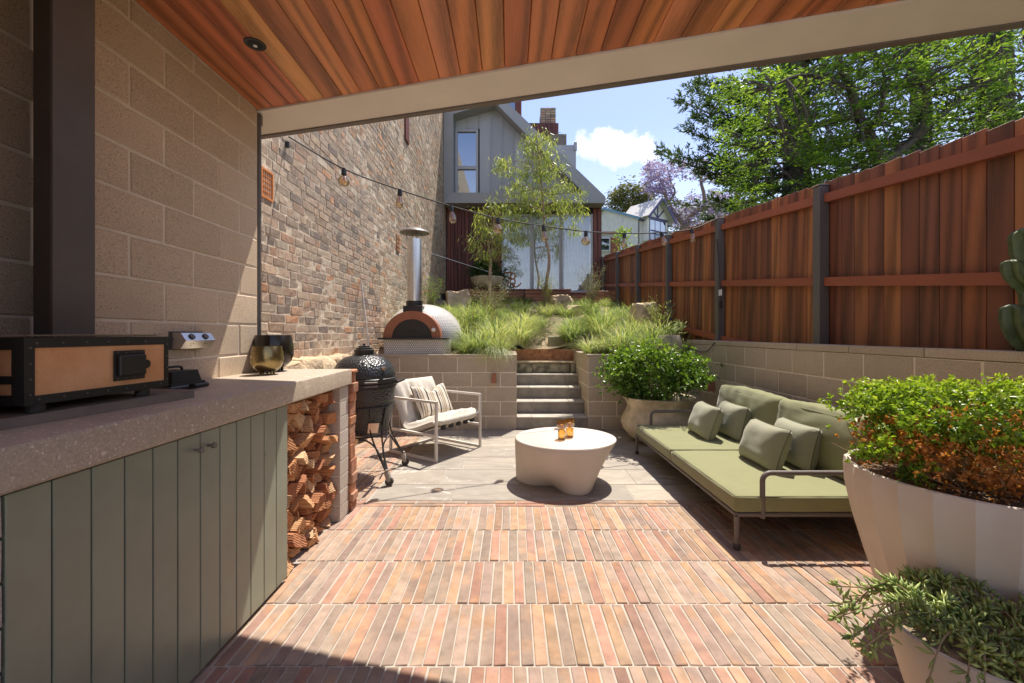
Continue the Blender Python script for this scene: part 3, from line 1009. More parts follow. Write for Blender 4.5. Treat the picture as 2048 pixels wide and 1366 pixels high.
# ---- garden retaining wall and steps
YW = 5.90
rw = thing('retaining_wall', 'low concrete block retaining wall holding the planted garden bed', 'block wall')
MB().box(BX, .0905, YW + .0045, YW + .19, 0, 1.0).build('mortar', M['mortar'], rw)
MB().box(1.0855, RX - .001, YW + .0045, YW + .19, 0, 1.0).build('mortar', M['mortar'], rw)
zs = [.0, .184, .386, .587, .788, 1.0]
# faces looking to -Y: direction along the face is +X with the block's +y turned to -Y
def face_negY(par, x0, x1, y, zs, mat, joint_x):
    block_wall(par, (x1, y, 0), R(180), x1 - x0, zs, mat, (x1 - joint_x) % .4)
face_negY(rw, BX + .003, .094, YW, zs, M['block_garden'], -.333)
face_negY(rw, 1.082, RX, YW, zs, M['block_garden'], 1.082 + .2)
# cheeks of the stair opening
MB().box(.0905 - .19, .0895, YW + .19, 7.25, 0, 1.0).build('mortar', M['mortar'], rw)
MB().box(1.0865, 1.27, YW + .19, 7.25, 0, 1.0).build('mortar', M['mortar'], rw)
block_wall(rw, (1.082, YW + .004, 0), R(90), 1.34, zs, M['block_garden'], .3)           # looks to -X
block_wall(rw, (.094, 7.24, 0), R(-90), 1.34, zs, M['block_garden'], .1)                 # looks to +X
# capping
for (a, b) in ((BX + .01, -.9), (-.895, .098), (1.078, 1.9), (1.905, RX - .01)):
    MB().cbox(a, b, YW - .008, YW + .2, 1.001, 1.038, c=.005, jit=.001).build('capping', M['block_garden'], rw, fix=False)
MB().cbox(1.0785, 1.27, YW + .205, 7.25, 1.001, 1.038, c=.005).build('capping', M['block_garden'], rw, fix=False)
MB().cbox(-.1, .0975, YW + .205, 7.25, 1.001, 1.038, c=.005).build('capping', M['block_garden'], rw, fix=False)
# steps
st = thing('garden_steps', 'grey tiled steps rising between the retaining walls into the garden', 'steps', (0, 0, 0))
for k, (zt, y0) in enumerate(((.17, 5.915), (.34, 6.20), (.51, 6.49), (.68, 6.78))):
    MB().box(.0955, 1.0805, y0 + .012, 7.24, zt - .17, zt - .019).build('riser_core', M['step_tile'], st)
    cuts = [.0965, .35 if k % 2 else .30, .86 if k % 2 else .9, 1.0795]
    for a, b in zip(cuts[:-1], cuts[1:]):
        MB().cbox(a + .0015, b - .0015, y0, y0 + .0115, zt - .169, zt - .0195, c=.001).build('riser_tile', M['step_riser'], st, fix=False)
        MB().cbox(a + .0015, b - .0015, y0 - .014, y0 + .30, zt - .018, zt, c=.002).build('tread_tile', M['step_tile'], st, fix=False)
for a, b in ((.097, .36), (.364, 1.0), (1.003, 1.079)):
    MB().cbox(a, b, 7.0, 7.35, .6805, .838, c=.015, jit=.006).build('stone', M['mossy'], st, fix=False)
MB().cbox(.097, 1.079, 6.985, 7.36, .839, .868, c=.008, jit=.003).build('stone_tread', M['sandstone'], st, fix=False)
MB().box(-.12, 1.3, 7.262, 7.272, .869, 1.065).build('steel_edge', M['rust'], st)


def gz(x, y):
    z = 1.0 + max(0, y - 6.15) * .205
    p = math.exp(-((x - .62 - max(0, y - 8.0) * .45) / .5) ** 4)           # the path is cut into the slope
    step = 1.06 if y < 8.38 else 1.265 if y < 9.38 else 1.48 if y < 10.36 else 1.75
    z = z * (1 - p) + min(z, step) * p if 7.2 < y < 9.1 else z
    return z + .03 * math.sin(x * 5.1 + y * 3) * (1 if y > 6.4 else 0)


def terrain(name, x0, x1, y0, y1, mat, label, hole=None):
    nx, ny = max(2, int((x1 - x0) / .12)), max(2, int((y1 - y0) / .12))
    vs = [(x0 + (x1 - x0) * i / nx, y0 + (y1 - y0) * j / ny) for j in range(ny + 1) for i in range(nx + 1)]
    mb = MB()
    fs = [[j * (nx + 1) + i, j * (nx + 1) + i + 1, (j + 1) * (nx + 1) + i + 1, (j + 1) * (nx + 1) + i] for j in range(ny) for i in range(nx)]
    mb.add([(x, y, gz(x, y)) for x, y in vs], fs)
    return mb


gb = terrain('garden_bed', BX, -.1, YW + .15, 12.5, None, None)
for tpart in (terrain('', -.1, 1.27, 7.27, 12.5, None, None), terrain('', 1.27, FX, YW + .15, 12.5, None, None)):
    gb.add(tpart.v, tpart.f)
tag(gb.build('garden_bed', M['mulch'], smooth=180), 'mulched garden bed sloping up to the house', kind='structure')
for k, (x0, x1, y, z0, z1, nm) in enumerate(((.75, 1.75, 8.32, 1.0, 1.275, 'lower'), (1.25, 2.2, 9.32, 1.2, 1.49, 'middle'), (1.5, 2.45, 10.3, 1.4, 1.76, 'upper'))):
    o = MB().cbox(x0, x1, y, y + .12, z0, z1, c=.012, jit=.004).build('sleeper_step', M['slab' if k else 'step_tile'], None, fix=False)
    tag(o, 'grey sleeper step, %s of the three set into the garden path' % nm, 'step', 'sleeper steps on the garden path')

# ---- low wall on the fence side
lw = thing('low_block_wall', 'waist-high concrete block wall with a thin capping behind the sofa', 'block wall')
MB().box(RX + .0045, RX + .14, -1.5, 6.30, 0, 1.175).build('mortar', M['mortar'], lw)
zs = [.13, .338, .546, .753, .961, 1.178]
block_wall(lw, (RX, -1.5, 0), R(90), 7.8, [0.0] + zs, M['block_garden'], (F * RX / (1583.2 - CU) + 1.5 - .2) % .4)
y = -1.5; cuts = []
while y < 6.2:
    cuts.append(y); y += .6
cuts.append(6.302)
for a, b in zip(cuts[:-1], cuts[1:]):
    MB().cbox(RX - .003, RX + .145, a + .003, b - .003, 1.1795, 1.236, c=.004, jit=.0012).build('capping', M['block_garden'], lw, fix=False)
tag(MB().box(RX + .147, 3.05, -1.5, 6.3, .9, 1.215).build('soil_strip', M['soil']), 'narrow strip of soil between the low wall and the fence', kind='structure')

# ---- timber fence
fn = thing('timber_fence', 'tall red-brown timber paling fence with grey metal posts and rails', 'fence')
def rail_z(y): return 2.43 + .11 * (y - 2.36)
plen = {}
y = .6; k = 0
while y < 13.25:
    w = .1375
    zt = rail_z(y + w / 2) + .115 + random.uniform(-.006, .006)
    zb = 1.0
    mb = MB().cbox(-.009, .009, -w / 2, w / 2, 0, zt - zb, c=.0025)
    dx = 0
    mb.build('paling', M['fence_wood'], fn, M=Matrix.Translation((FX + dx + random.uniform(-.0004, .0002), y + w / 2, zb)), fix=False)
    y += .1415; k += 1
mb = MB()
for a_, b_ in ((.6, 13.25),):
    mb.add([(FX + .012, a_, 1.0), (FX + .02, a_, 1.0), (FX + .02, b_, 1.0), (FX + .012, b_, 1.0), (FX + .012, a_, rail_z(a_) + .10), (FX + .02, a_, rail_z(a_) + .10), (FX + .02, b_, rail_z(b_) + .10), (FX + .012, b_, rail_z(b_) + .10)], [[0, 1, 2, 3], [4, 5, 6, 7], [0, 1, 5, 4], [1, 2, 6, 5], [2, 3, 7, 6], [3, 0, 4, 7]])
mb.build('gap_shade_sheet', M['fence_dark'], fn)  # dark sheet added behind the palings to colour their gaps as shade
posts = [2.0, 3.88, 5.75, 7.6, 9.42, 11.2, 12.95]
for y in posts:
    zt = rail_z(y) + .07
    p = MB().cbox(2.793, 2.882, y - .044, y + .044, .95, zt, c=.004).build('post', M['post'], fn, fix=False)
    MB().cbox(2.788, 2.887, y - .049, y + .049, zt + .0005, zt + .012, c=.003).build('post_cap', M['post'], p, fix=False)
for a, b in zip([.6] + posts[:-1], posts):
    a2, b2 = a + .046, b - .046
    for d in (0, -.755, -1.5):
        za, zb = rail_z(a2) + d, rail_z(b2) + d
        if zb < 1.15: continue
        mb = MB()
        prof = [(2.832, -.078), (2.8885, -.078), (2.8885, 0), (2.832, 0)]
        mb.add([(x, a2, za + z) for x, z in prof] + [(x, b2, zb + z) for x, z in prof], [[0, 1, 2, 3], [4, 5, 6, 7], [0, 1, 5, 4], [1, 2, 6, 5], [2, 3, 7, 6], [3, 0, 4, 7]])
        mb.build('rail', M['rail'], fn)

# ---- rear house
YH = 13.3
def hp(u, v): p = P(u, v, YH); return (p.x, p.z)
def zpoly(name, pts, y0, y1, mat, par):
    return MB().prism(pts, lambda p, q, d: (p, d, q), y0, y1).build(name, mat, par)
hs = thing('grey_house', 'grey zinc-clad house with asymmetric gable above dark red timber and sliding glass doors', 'house')
out = [hp(893, 416.7), hp(893, 230.7), hp(998, 207.7), hp(1203, 404.4), hp(1203, 416.7)]
inn = [hp(910.7, 396.7), hp(910.7, 246), hp(990.7, 223), hp(1161, 396.7)]
YF = YH - .55
# surround as four mitred bars
o = out; i_ = inn
for nm, q in (('surround', [o[0], o[1], i_[1], i_[0]]), ('surround', [o[1], o[2], i_[2], i_[1]]), ('surround', [o[2], o[3], i_[3], i_[2]]), ('surround', [o[0], i_[0], i_[3], o[3], o[4]])):
    zpoly(nm, q, YF, YH + .05, M['zinc_dark'], hs)
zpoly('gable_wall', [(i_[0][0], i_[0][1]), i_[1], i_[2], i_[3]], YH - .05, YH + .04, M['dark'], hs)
# standing-seam panels
xl, xr = i_[0][0], i_[3][0]
def gable_top(x):
    if x < i_[2][0]:
        t_ = (x - i_[1][0]) / (i_[2][0] - i_[1][0]); return i_[1][1] + t_ * (i_[2][1] - i_[1][1])
    t_ = (x - i_[2][0]) / (i_[3][0] - i_[2][0]); return i_[2][1] + t_ * (i_[3][1] - i_[2][1])
seams = [hp(u, 400)[0] for u in (910.9, 936, 959, 982.5, 1005.5, 1028.5, 1052, 1075, 1098, 1121, 1144, 1160.8)]
wz0, wz1 = hp(0, 395)[1], hp(0, 263)[1]
for a, b in zip(seams[:-1], seams[1:]):
    zb = i_[0][1]
    if b <= seams[2] + .01: zb = wz1 + .03
    pts = [(a + .012, zb), (b - .012, zb), (b - .012, max(gable_top(b - .012), zb + .01))]
    if a < i_[2][0] < b: pts.append(i_[2])
    pts.append((a + .012, max(gable_top(a + .012), zb + .01)))
    zpoly('metal_panel', pts, YH - .10, YH - .051, M['zinc'], hs)
    zpoly('seam', [(b - .012, zb), (b + .012, zb), (b + .012, max(gable_top(b + .012), zb + .01)), (b - .012, max(gable_top(b - .012), zb + .01))], YH - .135, YH - .0505, M['zinc'], hs)
wx0, wx1 = hp(911.7, 0)[0], hp(957, 0)[0]
wf = MB()
wm_ = (wz0 + wz1) / 2 - .15
for (a, b, c, d) in ((wx0, wx0 + .07, wz0, wz1), (wx1 - .07, wx1, wz0, wz1), (wx0 + .07, wx1 - .07, wz0, wz0 + .07), (wx0 + .07, wx1 - .07, wz1 - .07, wz1), (wx0 + .07, wx1 - .07, wm_ - .05, wm_ + .05)):
    wf.box(a, b, YH - .15, YH - .052, c, d)
wfo = wf.build('window', M['zinc'], hs)
MB().box(wx0 + .07, wx1 - .07, YH - .09, YH - .075, wm_ + .05, wz1 - .07).build('pane', M['pane_dark'], wfo)
MB().box(wx0 + .07, wx1 - .07, YH - .09, YH - .075, wz0 + .07, wm_ - .05).build('pane', M['pane_dark'], wfo)
# ground floor: cladding boards, glass doors
DZ = 2.55
zt = hp(0, 417.5)[1]
x0, x1 = hp(894, 0)[0], hp(1003, 0)[0]
n = 15
for k in range(n):
    a = x0 + (x1 - x0) * k / n; b = x0 + (x1 - x0) * (k + 1) / n
    MB().cbox(a + .006, b - .006, YH - .04, YH - .01, DZ, zt, c=.004).build('board', M['clad_wood'], hs, fix=False)
x2, x3 = hp(1186, 0)[0], hp(1202, 0)[0]
for k in range(2):
    a = x2 + (x3 - x2) * k / 2; b = x2 + (x3 - x2) * (k + 1) / 2
    MB().cbox(a + .006, b - .006, YH - .04, YH - .01, DZ, zt, c=.004).build('board', M['clad_wood'], hs, fix=False)
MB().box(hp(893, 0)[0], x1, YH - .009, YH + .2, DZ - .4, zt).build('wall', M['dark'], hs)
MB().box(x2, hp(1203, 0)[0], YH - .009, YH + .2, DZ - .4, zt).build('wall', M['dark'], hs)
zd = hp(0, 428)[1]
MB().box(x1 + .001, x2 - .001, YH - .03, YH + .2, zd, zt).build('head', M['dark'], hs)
dx = [x1, hp(1064, 0)[0], hp(1123, 0)[0], x2]
for k in range(3):
    a, b = dx[k] + .004, dx[k + 1] - .004
    f = MB()
    for (p, q, r_, s_) in ((a, a + .06, DZ + .05, zd), (b - .06, b, DZ + .05, zd), (a + .06, b - .06, DZ + .05, DZ + .13), (a + .06, b - .06, zd - .07, zd)):
        f.box(p, q, YH + .0 + .05 * (k % 2), YH + .045 + .05 * (k % 2), r_, s_ - .001)
    dr = f.build('sliding_door', M['zinc'], hs)
    MB().box(a + .06, b - .06, YH + .018 + .05 * (k % 2), YH + .026 + .05 * (k % 2), DZ + .13, zd - .07).build('pane', M['pane'], dr)
# curtain and room behind the glass
cv = MB()
nx = 160
vs = []
for k in range(nx + 1):
    xx = x1 + .05 + (x2 - x1 - .1) * k / nx
    vs += [(xx, YH + .32 + .03 * math.sin(k * 1.1), DZ + .06), (xx, YH + .32 + .03 * math.sin(k * 1.1), zd)]
cv.add(vs, [[2 * k, 2 * k + 2, 2 * k + 3, 2 * k + 1] for k in range(nx)])
cv.build('curtain', M['curtain'], hs, 180)
MB().box(x1 - .1, x2 + .1, YH + .2, YH + 2.5, DZ - .05, DZ + .03).build('floor', M['slab'], hs)
MB().box(x1 - .1, x2 + .1, YH + 2.5, YH + 2.6, DZ, zt).build('back_wall', M['white_paint'], hs)
# body behind, upper storey, chimneys
MB().box(hp(893, 0)[0], hp(896, 0)[0] + .02, YH + .06, 17.5, DZ, 7.6).build('side_wall', M['zinc'], hs)
def box_px(name, u0, u1, v0, v1, Y, depth, mat, par=hs, zlow=None):
    a, b = P(u0, v1, Y), P(u1, v0, Y)
    return MB().box(a.x, b.x, Y, Y + depth, a.z if zlow is None else zlow, b.z).build(name, mat, par)
ro = MB()
ra, rb, rc = out[1], out[2], out[3]
ro.prism([(ra[0], ra[1] - .02), (rb[0], rb[1] - .02), (rc[0], rc[1] - .02), (rc[0], rc[1] - .2), (rb[0], rb[1] - .25), (ra[0], ra[1] - .25)], lambda p, q, d: (p, d, q), YH + .051, 17.6)
ro.build('roof', M['zinc_dark'], hs)
box_px('upper_storey', 1000, 1043, 190, 300, 15.0, 3.0, M['clad_wood'], zlow=5.0)
box_px('upper_window', 1012, 1030, 200, 228, 14.94, .03, M['pane_dark'])
box_px('parapet', 1040, 1117, 246, 262, 15.6, 1.2, M['clad_wood'], zlow=5.0)
box_px('side_wall', 1108, 1152, 290, 420, 14.6, 2.0, M['zinc'], zlow=3.0)
box_px('wall_cap', 1148, 1154, 284, 300, 14.55, .1, M['zinc'])
chm = box_px('chimney', 1082, 1110, 218, 262, 15.9, .8, M['dark'], zlow=7.0)
a, b = P(1082, 262, 15.9), P(1110, 216, 15.9)
nr = 8
for j in range(nr):
    zz = b.z - .09 * (j + 1)
    for k in range(3):
        w_ = (b.x - a.x + .06) / 3
        sx_ = a.x - .03 + k * w_
        MB().cbox(sx_ + .006, sx_ + w_ - .006, 15.86, 15.98, zz + .006, zz + .084, c=.006).build('brick', M['old_brick'], chm, fix=False)
box_px('stone_base', 1100, 1133, 268, 290, 15.3, .8, M['slab'], zlow=6.0)

# ---- timber deck in front of the doors
dk = MB().box(BX + .02, FX - .1, 12.32, YH - .045, 1.9, 2.49).build('timber_deck', M['dark'])
tag(dk, 'timber deck edge and low boxes along the front of the grey house', kind='structure')
for k in range(6):
    MB().cbox(BX + .03, FX - .1, 12.30 + k * .158, 12.30 + k * .158 + .152, 2.492, 2.52, c=.003).build('plank', M['deck_wood'], dk, fix=False)
def planter_box(name, u0, u1, v0, v1, Y, label):
    a, b = P(u0, v1, Y), P(u1, v0, Y)
    t_ = thing(name, label, 'bench box', (0, 0, 0))
    MB().box(a.x + .02, b.x - .02, Y + .03, Y + .5, a.z, b.z - .03).build('core', M['dark'], t_)
    n_ = max(2, int((b.z - a.z - .04) / .09))
    hh = (b.z - a.z - .035) / n_
    for k in range(n_):
        MB().cbox(a.x, b.x, Y, Y + .028, a.z + k * hh + .004, a.z + (k + 1) * hh - .004, c=.004).build('plank', M['deck_wood'], t_, fix=False)
    for k in range(4):
        MB().cbox(a.x - .02, b.x + .02, Y - .02 + k * .13, Y + .105 + k * .13, b.z - .029, b.z, c=.004).build('top_plank', M['deck_wood'], t_, fix=False)
planter_box('bench_box', 928, 1048, 578, 620, 12.0, 'low slatted timber bench box under the bowl planter')
planter_box('bench_box', 1050, 1141, 578, 622, 11.95, 'low slatted timber bench box in front of the glass doors')
planter_box('bench_box', 1142, 1192, 585, 612, 12.1, 'short dark slatted timber step beside the bench box')
# ------------------------------------------------------------------ outdoor kitchen
CT = 1.066
bench = thing('kitchen_bench', 'outdoor kitchen bench with thick speckled concrete top and sage green board doors', 'bench')
from mathutils import noise as mn
mb = MB()
ny, y0, y1 = 120, .2, 3.165
vs = []
for k in range(ny + 1):
    y = y0 + (y1 - y0) * k / ny
    e1 = .0035 * mn.noise(Vector((y * 14, 1, 0))) + .002 * mn.noise(Vector((y * 50, 2, 0)))
    e2 = .0035 * mn.noise(Vector((y * 16, 5, 0)))
    x = -1.18
    prof = [(-1.757, .952), (-1.757, CT), (x - .008 + e1, CT), (x - .002 + e1 * .5, CT - .004 + e1 * .5), (x, CT - .010 + e2), (x, .960), (x - .007, .952)]
    vs += [(px, y, pz) for px, pz in prof]
n_ = 7
fs = [[a * n_ + b, a * n_ + (b + 1) % n_, (a + 1) * n_ + (b + 1) % n_, (a + 1) * n_ + b] for a in range(ny) for b in range(n_)]
fs += [list(range(n_)), [ny * n_ + b for b in range(n_)]]
mb.add(vs, fs)
mb.build('benchtop', M['bench'], bench, 35)
MB().box(-1.98, -1.758, 2.99, 3.164, .955, CT - .001).build('benchtop_return', M['bench'], bench)
MB().box(-1.757, -1.222, .95, 2.296, .03, .9505).build('carcass', M['dark'], bench)
ys_ = [1.0095, 1.115, 1.22, 1.325, 1.43, 1.536, 1.648, 1.759, 1.865, 1.969, 2.075, 2.183, 2.2945]
for d0, d1 in ((0, 6), (6, 12)):
    door = MB().box(-1.2215, -1.216, ys_[d0] + .002, ys_[d1] - .002, .022, .944).build('door', M['dark'], bench)
    for k in range(d0, d1):
        MB().cbox(-1.2155, -1.2, ys_[k] + .0022, ys_[k + 1] - .0022, .02, .945, c=.002).build('board', M['sage'], door, fix=False)
    ky = 1.618 if d0 == 0 else 1.688
    kn = MB()
    kn.tube([(-1.2, ky, .886), (-1.181, ky, .886)], .0055, 14)
    kn.tube([(-1.181, ky, .886), (-1.1795, ky, .886), (-1.1705, ky, .886), (-1.169, ky, .886)], [.009, .0115, .0115, .0105], 20)
    kn.build('knob', M['gutter'], door, 35)
# masonry ends of the bench
for (a, b, nm) in ((.86, 1.005, 'near'), (3.0, 3.155, 'far')):
    MB().box(-1.757, -1.2045, a + .004, b - .004, 0, .951).build('pier_core', M['mortar'], bench)
    for j in range(9):
        z0 = j * .1055
        off = .0 if j % 2 else .11
        x = -1.757
        cuts = [x]; xx = x + off + .05
        while xx < -1.26: cuts.append(xx); xx += .22
        cuts.append(-1.2)
        for p, q in zip(cuts[:-1], cuts[1:]):
            MB().cbox(p + .003, q - (.003 if q < -1.205 else 0), a, b, z0 + .003, z0 + .1025, c=.003, jit=.0008).build('brick', M['grey_brick'], bench, fix=False)
MB().box(-1.757, -1.735, 2.297, 2.999, 0, .951).build('back_panel', M['block'], bench)

# red brick pier end
rp = thing('brick_stack', 'rough stack of old red bricks against the end of the bench', 'brick stack', (0, 0, 0))
z = 0; j = 0
while z < 1.04:
    h = random.choice((.062, .07, .074)) if j not in (4, 5, 9) else .11
    h = min(h, 1.055 - z)
    xr = -1.175 + random.uniform(-.02, .018)
    x = -1.95 + random.uniform(0, .1)
    cuts = [x]
    while x < xr - .3: x += random.uniform(.2, .24); cuts.append(x)
    cuts.append(xr)
    for p, q in zip(cuts[:-1], cuts[1:]):
        MB().cbox(p + .003, q, 3.172, 3.172 + random.uniform(.10, .115), z + .001, z + h - .001, c=.005, jit=.003).build('brick', M['red_brick'], rp, fix=False)
    z += h; j += 1

# firewood: split logs filling the niche
rs = np.random.default_rng(11)
Y0, Y1, Z0, Z1 = 2.302, 2.996, .004, .935
pts = []
tries = 0
while len(pts) < 92 and tries < 9000:
    tries += 1
    p = np.array([rs.uniform(Y0, Y1), rs.uniform(Z0, Z1)])
    if all(np.hypot(*(p - q)) > rs.uniform(.045, .078) for q in pts): pts.append(p)
def clip(poly, n, c):
    out_ = []
    for i in range(len(poly)):
        a, b = poly[i], poly[(i + 1) % len(poly)]
        da, db = np.dot(a, n) - c, np.dot(b, n) - c
        if da <= 0: out_.append(a)
        if da * db < 0: out_.append(a + (b - a) * da / (da - db))
    return out_
for i, p in enumerate(pts):
    poly = [np.array(q) for q in ((Y0, Z0), (Y1, Z0), (Y1, Z1), (Y0, Z1))]
    for j, q in enumerate(pts):
        if i == j: continue
        n = q - p
        c = np.dot(n, (p + q) / 2) - np.linalg.norm(n) * .0015
        poly = clip(poly, n, c)
        if len(poly) < 3: break
    if len(poly) < 3: continue
    # now and then split the piece along its length so that wedges appear
    if rs.random() < .45:
        an = rs.uniform(0, math.pi); nn = np.array([math.cos(an), math.sin(an)])
        ctr = sum(poly) / len(poly)
        cut = np.dot(nn, ctr) + rs.uniform(-.008, .008)
        halves = [clip(poly, nn, cut - .001), clip(poly, -nn, -cut - .001)]
    else: halves = [poly]
    for poly in halves:
        pp = []
        for q in poly:
            if not pp or np.hypot(*(q - pp[-1])) > .008: pp.append(q)
        if len(pp) < 3: continue
        dens = []
        for a, b in zip(pp, pp[1:] + pp[:1]):
            dens += [a * (1 - t_) + b * t_ for t_ in (0, .25, .5, .75)]
        ctr = sum(pp) / len(pp)
        dens = [ctr + (q - ctr) * (rs.uniform(.86, .985)) for q in dens]
        m = len(dens)
        xf = -1.235 + rs.uniform(-.075, .03)
        tilt = rs.uniform(-.55, .55, 2)
        mb = MB(); vs = []
        seed = rs.uniform(0, 60)
        def end(q): return float(np.dot(q - ctr, tilt)) + .012 * mn.noise(Vector((q[0] * 30 + seed, q[1] * 10, seed))) + .005 * mn.noise(Vector((q[0] * 120, q[1] * 60, seed)))
        for lay, (xx, s_) in enumerate(((-1.56, .97), (-1.40, 1.0), (xf - .02, 1.0), (xf, .96), (xf, .66), (xf, .33))):
            for q in dens:
                w = ctr + (q - ctr) * s_ * (1 if lay > 2 else 1 + .05 * mn.noise(Vector((q[0] * 40 + lay, q[1] * 40, seed))))
                vs.append((xx + (end(w) if lay >= 2 else 0), w[0], w[1]))
        vs.append((xf + end(ctr), ctr[0], ctr[1]))
        fs = []
        for a in range(5):
            for b in range(m):
                fs.append([a * m + b, a * m + (b + 1) % m, (a + 1) * m + (b + 1) % m, (a + 1) * m + b])
        for b in range(m): fs.append([5 * m + b, 5 * m + (b + 1) % m, 6 * m])
        fs.append(list(range(m))[::-1])
        mb.add([(v[0] - xf, v[1] - ctr[0], v[2] - ctr[1]) for v in vs], fs)
        o = mb.build('firewood_log', M['firewood'], M=Matrix.Translation((xf, ctr[0], ctr[1])), smooth=25)
        tag(o, 'split firewood log stacked in the niche under the bench', 'log', 'firewood logs in the bench niche')

# ------------------------------------------------------------------ things on the bench
# stone slab
a, b = Vector((-1.384, 1.153)), Vector((-1.296, 1.78))
ang = math.atan2(b.y - a.y, b.x - a.x)
L = 1.0
sl = MB()
dirv = (b - a).normalized(); nrmv = Vector((-dirv.y, dirv.x))
p0 = b - dirv * 1.0; p1 = b
poly = [p0, p1 - dirv * .03, p1 + nrmv * .03, p1 + nrmv * .30, p0 + nrmv * .30]
for (s0, s1, ins0, ins1) in ((1.067, 1.091, 0, 0),):
    sl.prism([(q.x, q.y) for q in poly], lambda p, q, d: (p, q, d), s0, s1)
cen = sum(poly, Vector((0, 0))) / 5
sl.prism([tuple(cen + (q - cen) * .985) for q in poly], lambda p, q, d: (p, q, d), 1.0912, 1.096)
tag(sl.build('stone_slab', M['slab']), 'dark rough stone slab lying on the bench under the box grill', 'slab')

# box grill
g0, g1 = Vector((-1.379, 1.206)), Vector((-1.343, 1.671))
GL = (g1 - g0).length
gang = math.atan2(g1.y - g0.y, g1.x - g0.x) - R(90)      # local +Y along the long side, local +X outward
gr = thing('box_grill', 'black framed box charcoal grill with terracotta panels and a wire grate', 'grill', (g0.x, g0.y, 1.097), gang)
GH, GD, fz = .195, .26, .026
mb = MB()
fw = .026
mb.box(-GD + .006, -.004, .004, GL - .004, fz + .006, fz + GH - .012)
mb.build('body', M['terracotta'], gr)
# steel angles round the edges
fr = MB()
for (y0, y1, z0, z1) in ((0, fw, fz, fz + GH), (GL - .016, GL, fz, fz + GH), (fw + .0005, GL - .0165, fz + GH - .03, fz + GH - .0003), (fw + .0005, GL - .0165, fz + .0003, fz + .026)):
    fr.box(-.0035, .0, y0, y1, z0, z1)
fr.build('front_frame', M['black_steel'], gr)
fr = MB()
for (x0, x1, z0, z1) in ((-GD, -GD + .03, fz, fz + GH), (-.04, -.0037, fz, fz + GH), (-GD + .0305, -.0405, fz + GH - .035, fz + GH), (-GD + .0305, -.0405, fz, fz + .03), (-GD + .0305, -.0405, fz + .062, fz + .085)):
    fr.box(x0, x1, 0, .0035, z0, z1)
fr.build('end_frame', M['black_steel'], gr)
MB().box(-GD, -.004, GL - .0035, GL, fz, fz + GH - .001).build('end_plate', M['black_steel'], gr)
tp = MB()
tp.box(-GD, -.006, .0036, .03, fz + GH - .01, fz + GH).box(-GD, -.006, GL - .03, GL - .0036, fz + GH - .01, fz + GH)
tp.box(-.03, -.0036, .0305, GL - .0305, fz + GH - .01, fz + GH + .0003).box(-GD, -GD + .03, .0305, GL - .0305, fz + GH - .01, fz + GH)
tp.build('top_rim', M['black_steel'], gr)
# vent door
vy, vz = GL * .66, fz + .095
vd = MB().box(.0, .0035, vy - .056, vy + .056, vz - .052, vz + .052).build('vent_door', M['black_steel'], gr)
MB().cbox(.0036, .016, vy - .046, vy + .052, vz - .036, vz + .036, c=.003).build('door_box', M['black_steel'], vd, fix=False)
MB().tube([(.004, vy + .058, vz), (.009, vy + .058, vz)], .016, 20).build('tab', M['iron'], vd, 40)
riv = []
for k in range(7): riv += [(.03 + (GL - .06) * k / 6, fz + GH - .016), (.035 + (GL - .07) * k / 6, fz + .014)]
for k in range(4): riv += [(.014, fz + .03 + k * .045), (GL - .008, fz + .03 + k * .045)]
for (y, z) in riv:
    MB().sphere((.001, y, z), .0032, 8, 5).build('rivet', M['steel'], gr, 180)
for k in range(4):
    y = vy - .045 + k * .03
    for z in (vz - .045, vz + .045): MB().sphere((.0038, y, z), .0024, 8, 5).build('rivet', M['steel'], vd, 180)
for (x, y) in ((-.03, .05), (-.03, GL - .08), (-GD + .03, .05), (-GD + .03, GL - .08)):
    MB().lathe([(.02, 0), (.022, .003), (.022, fz - .001)], 18, (x, y, 0), cap1=True).build('foot', M['rubber'], gr, 40)
gt_ = MB()
for k in range(22): gt_.tube([(-GD + .01, .03 + (GL - .07) * k / 21, fz + GH + .004), (-.012, .03 + (GL - .07) * k / 21, fz + GH + .004)], .0014, 6)
for k in range(4): gt_.tube([(-.014 - k * .078, .015, fz + GH + .0068), (-.014 - k * .078, GL - .02, fz + GH + .0068)], .0017, 6)
gt_.build('grate', M['chrome'], gr, 60)

# cast-iron press beside it
cp = thing('iron_press', 'black cast-iron lidded press on the bench beside the box grill', 'press', (-1.60, 2.02, CT), R(-4))
MB().cbox(-.09, .09, -.115, .115, .001, .022, c=.006).build('tray', M['iron'], cp, fix=False)
mb = MB()
def frustum(mb, x, y, z0, z1, s, c0=.0):
    mb.add([(-x, -y, z0), (x, -y, z0), (x, y, z0), (-x, y, z0), (-x * s, -y * s, z1), (x * s, -y * s, z1), (x * s, y * s, z1), (-x * s, y * s, z1)], [[3, 2, 1, 0], [4, 5, 6, 7], [0, 1, 5, 4], [1, 2, 6, 5], [2, 3, 7, 6], [3, 0, 4, 7]])
frustum(mb, .08, .10, .0222, .034, .97)
mb.build('rim', M['iron'], cp)
mb = MB(); frustum(mb, .07, .085, .0342, .088, .86); mb.build('lid', M['iron'], cp)
MB().tube(bez([(.0, .05, .088), (.0, .035, .104), (.0, -.035, .104), (.0, -.05, .088)], 6), .006, 8).build('handle', M['iron'], cp, 60)
MB().cbox(.091, .13, -.02, .02, .012, .026, c=.004).build('side_grip', M['iron'], cp, fix=False)

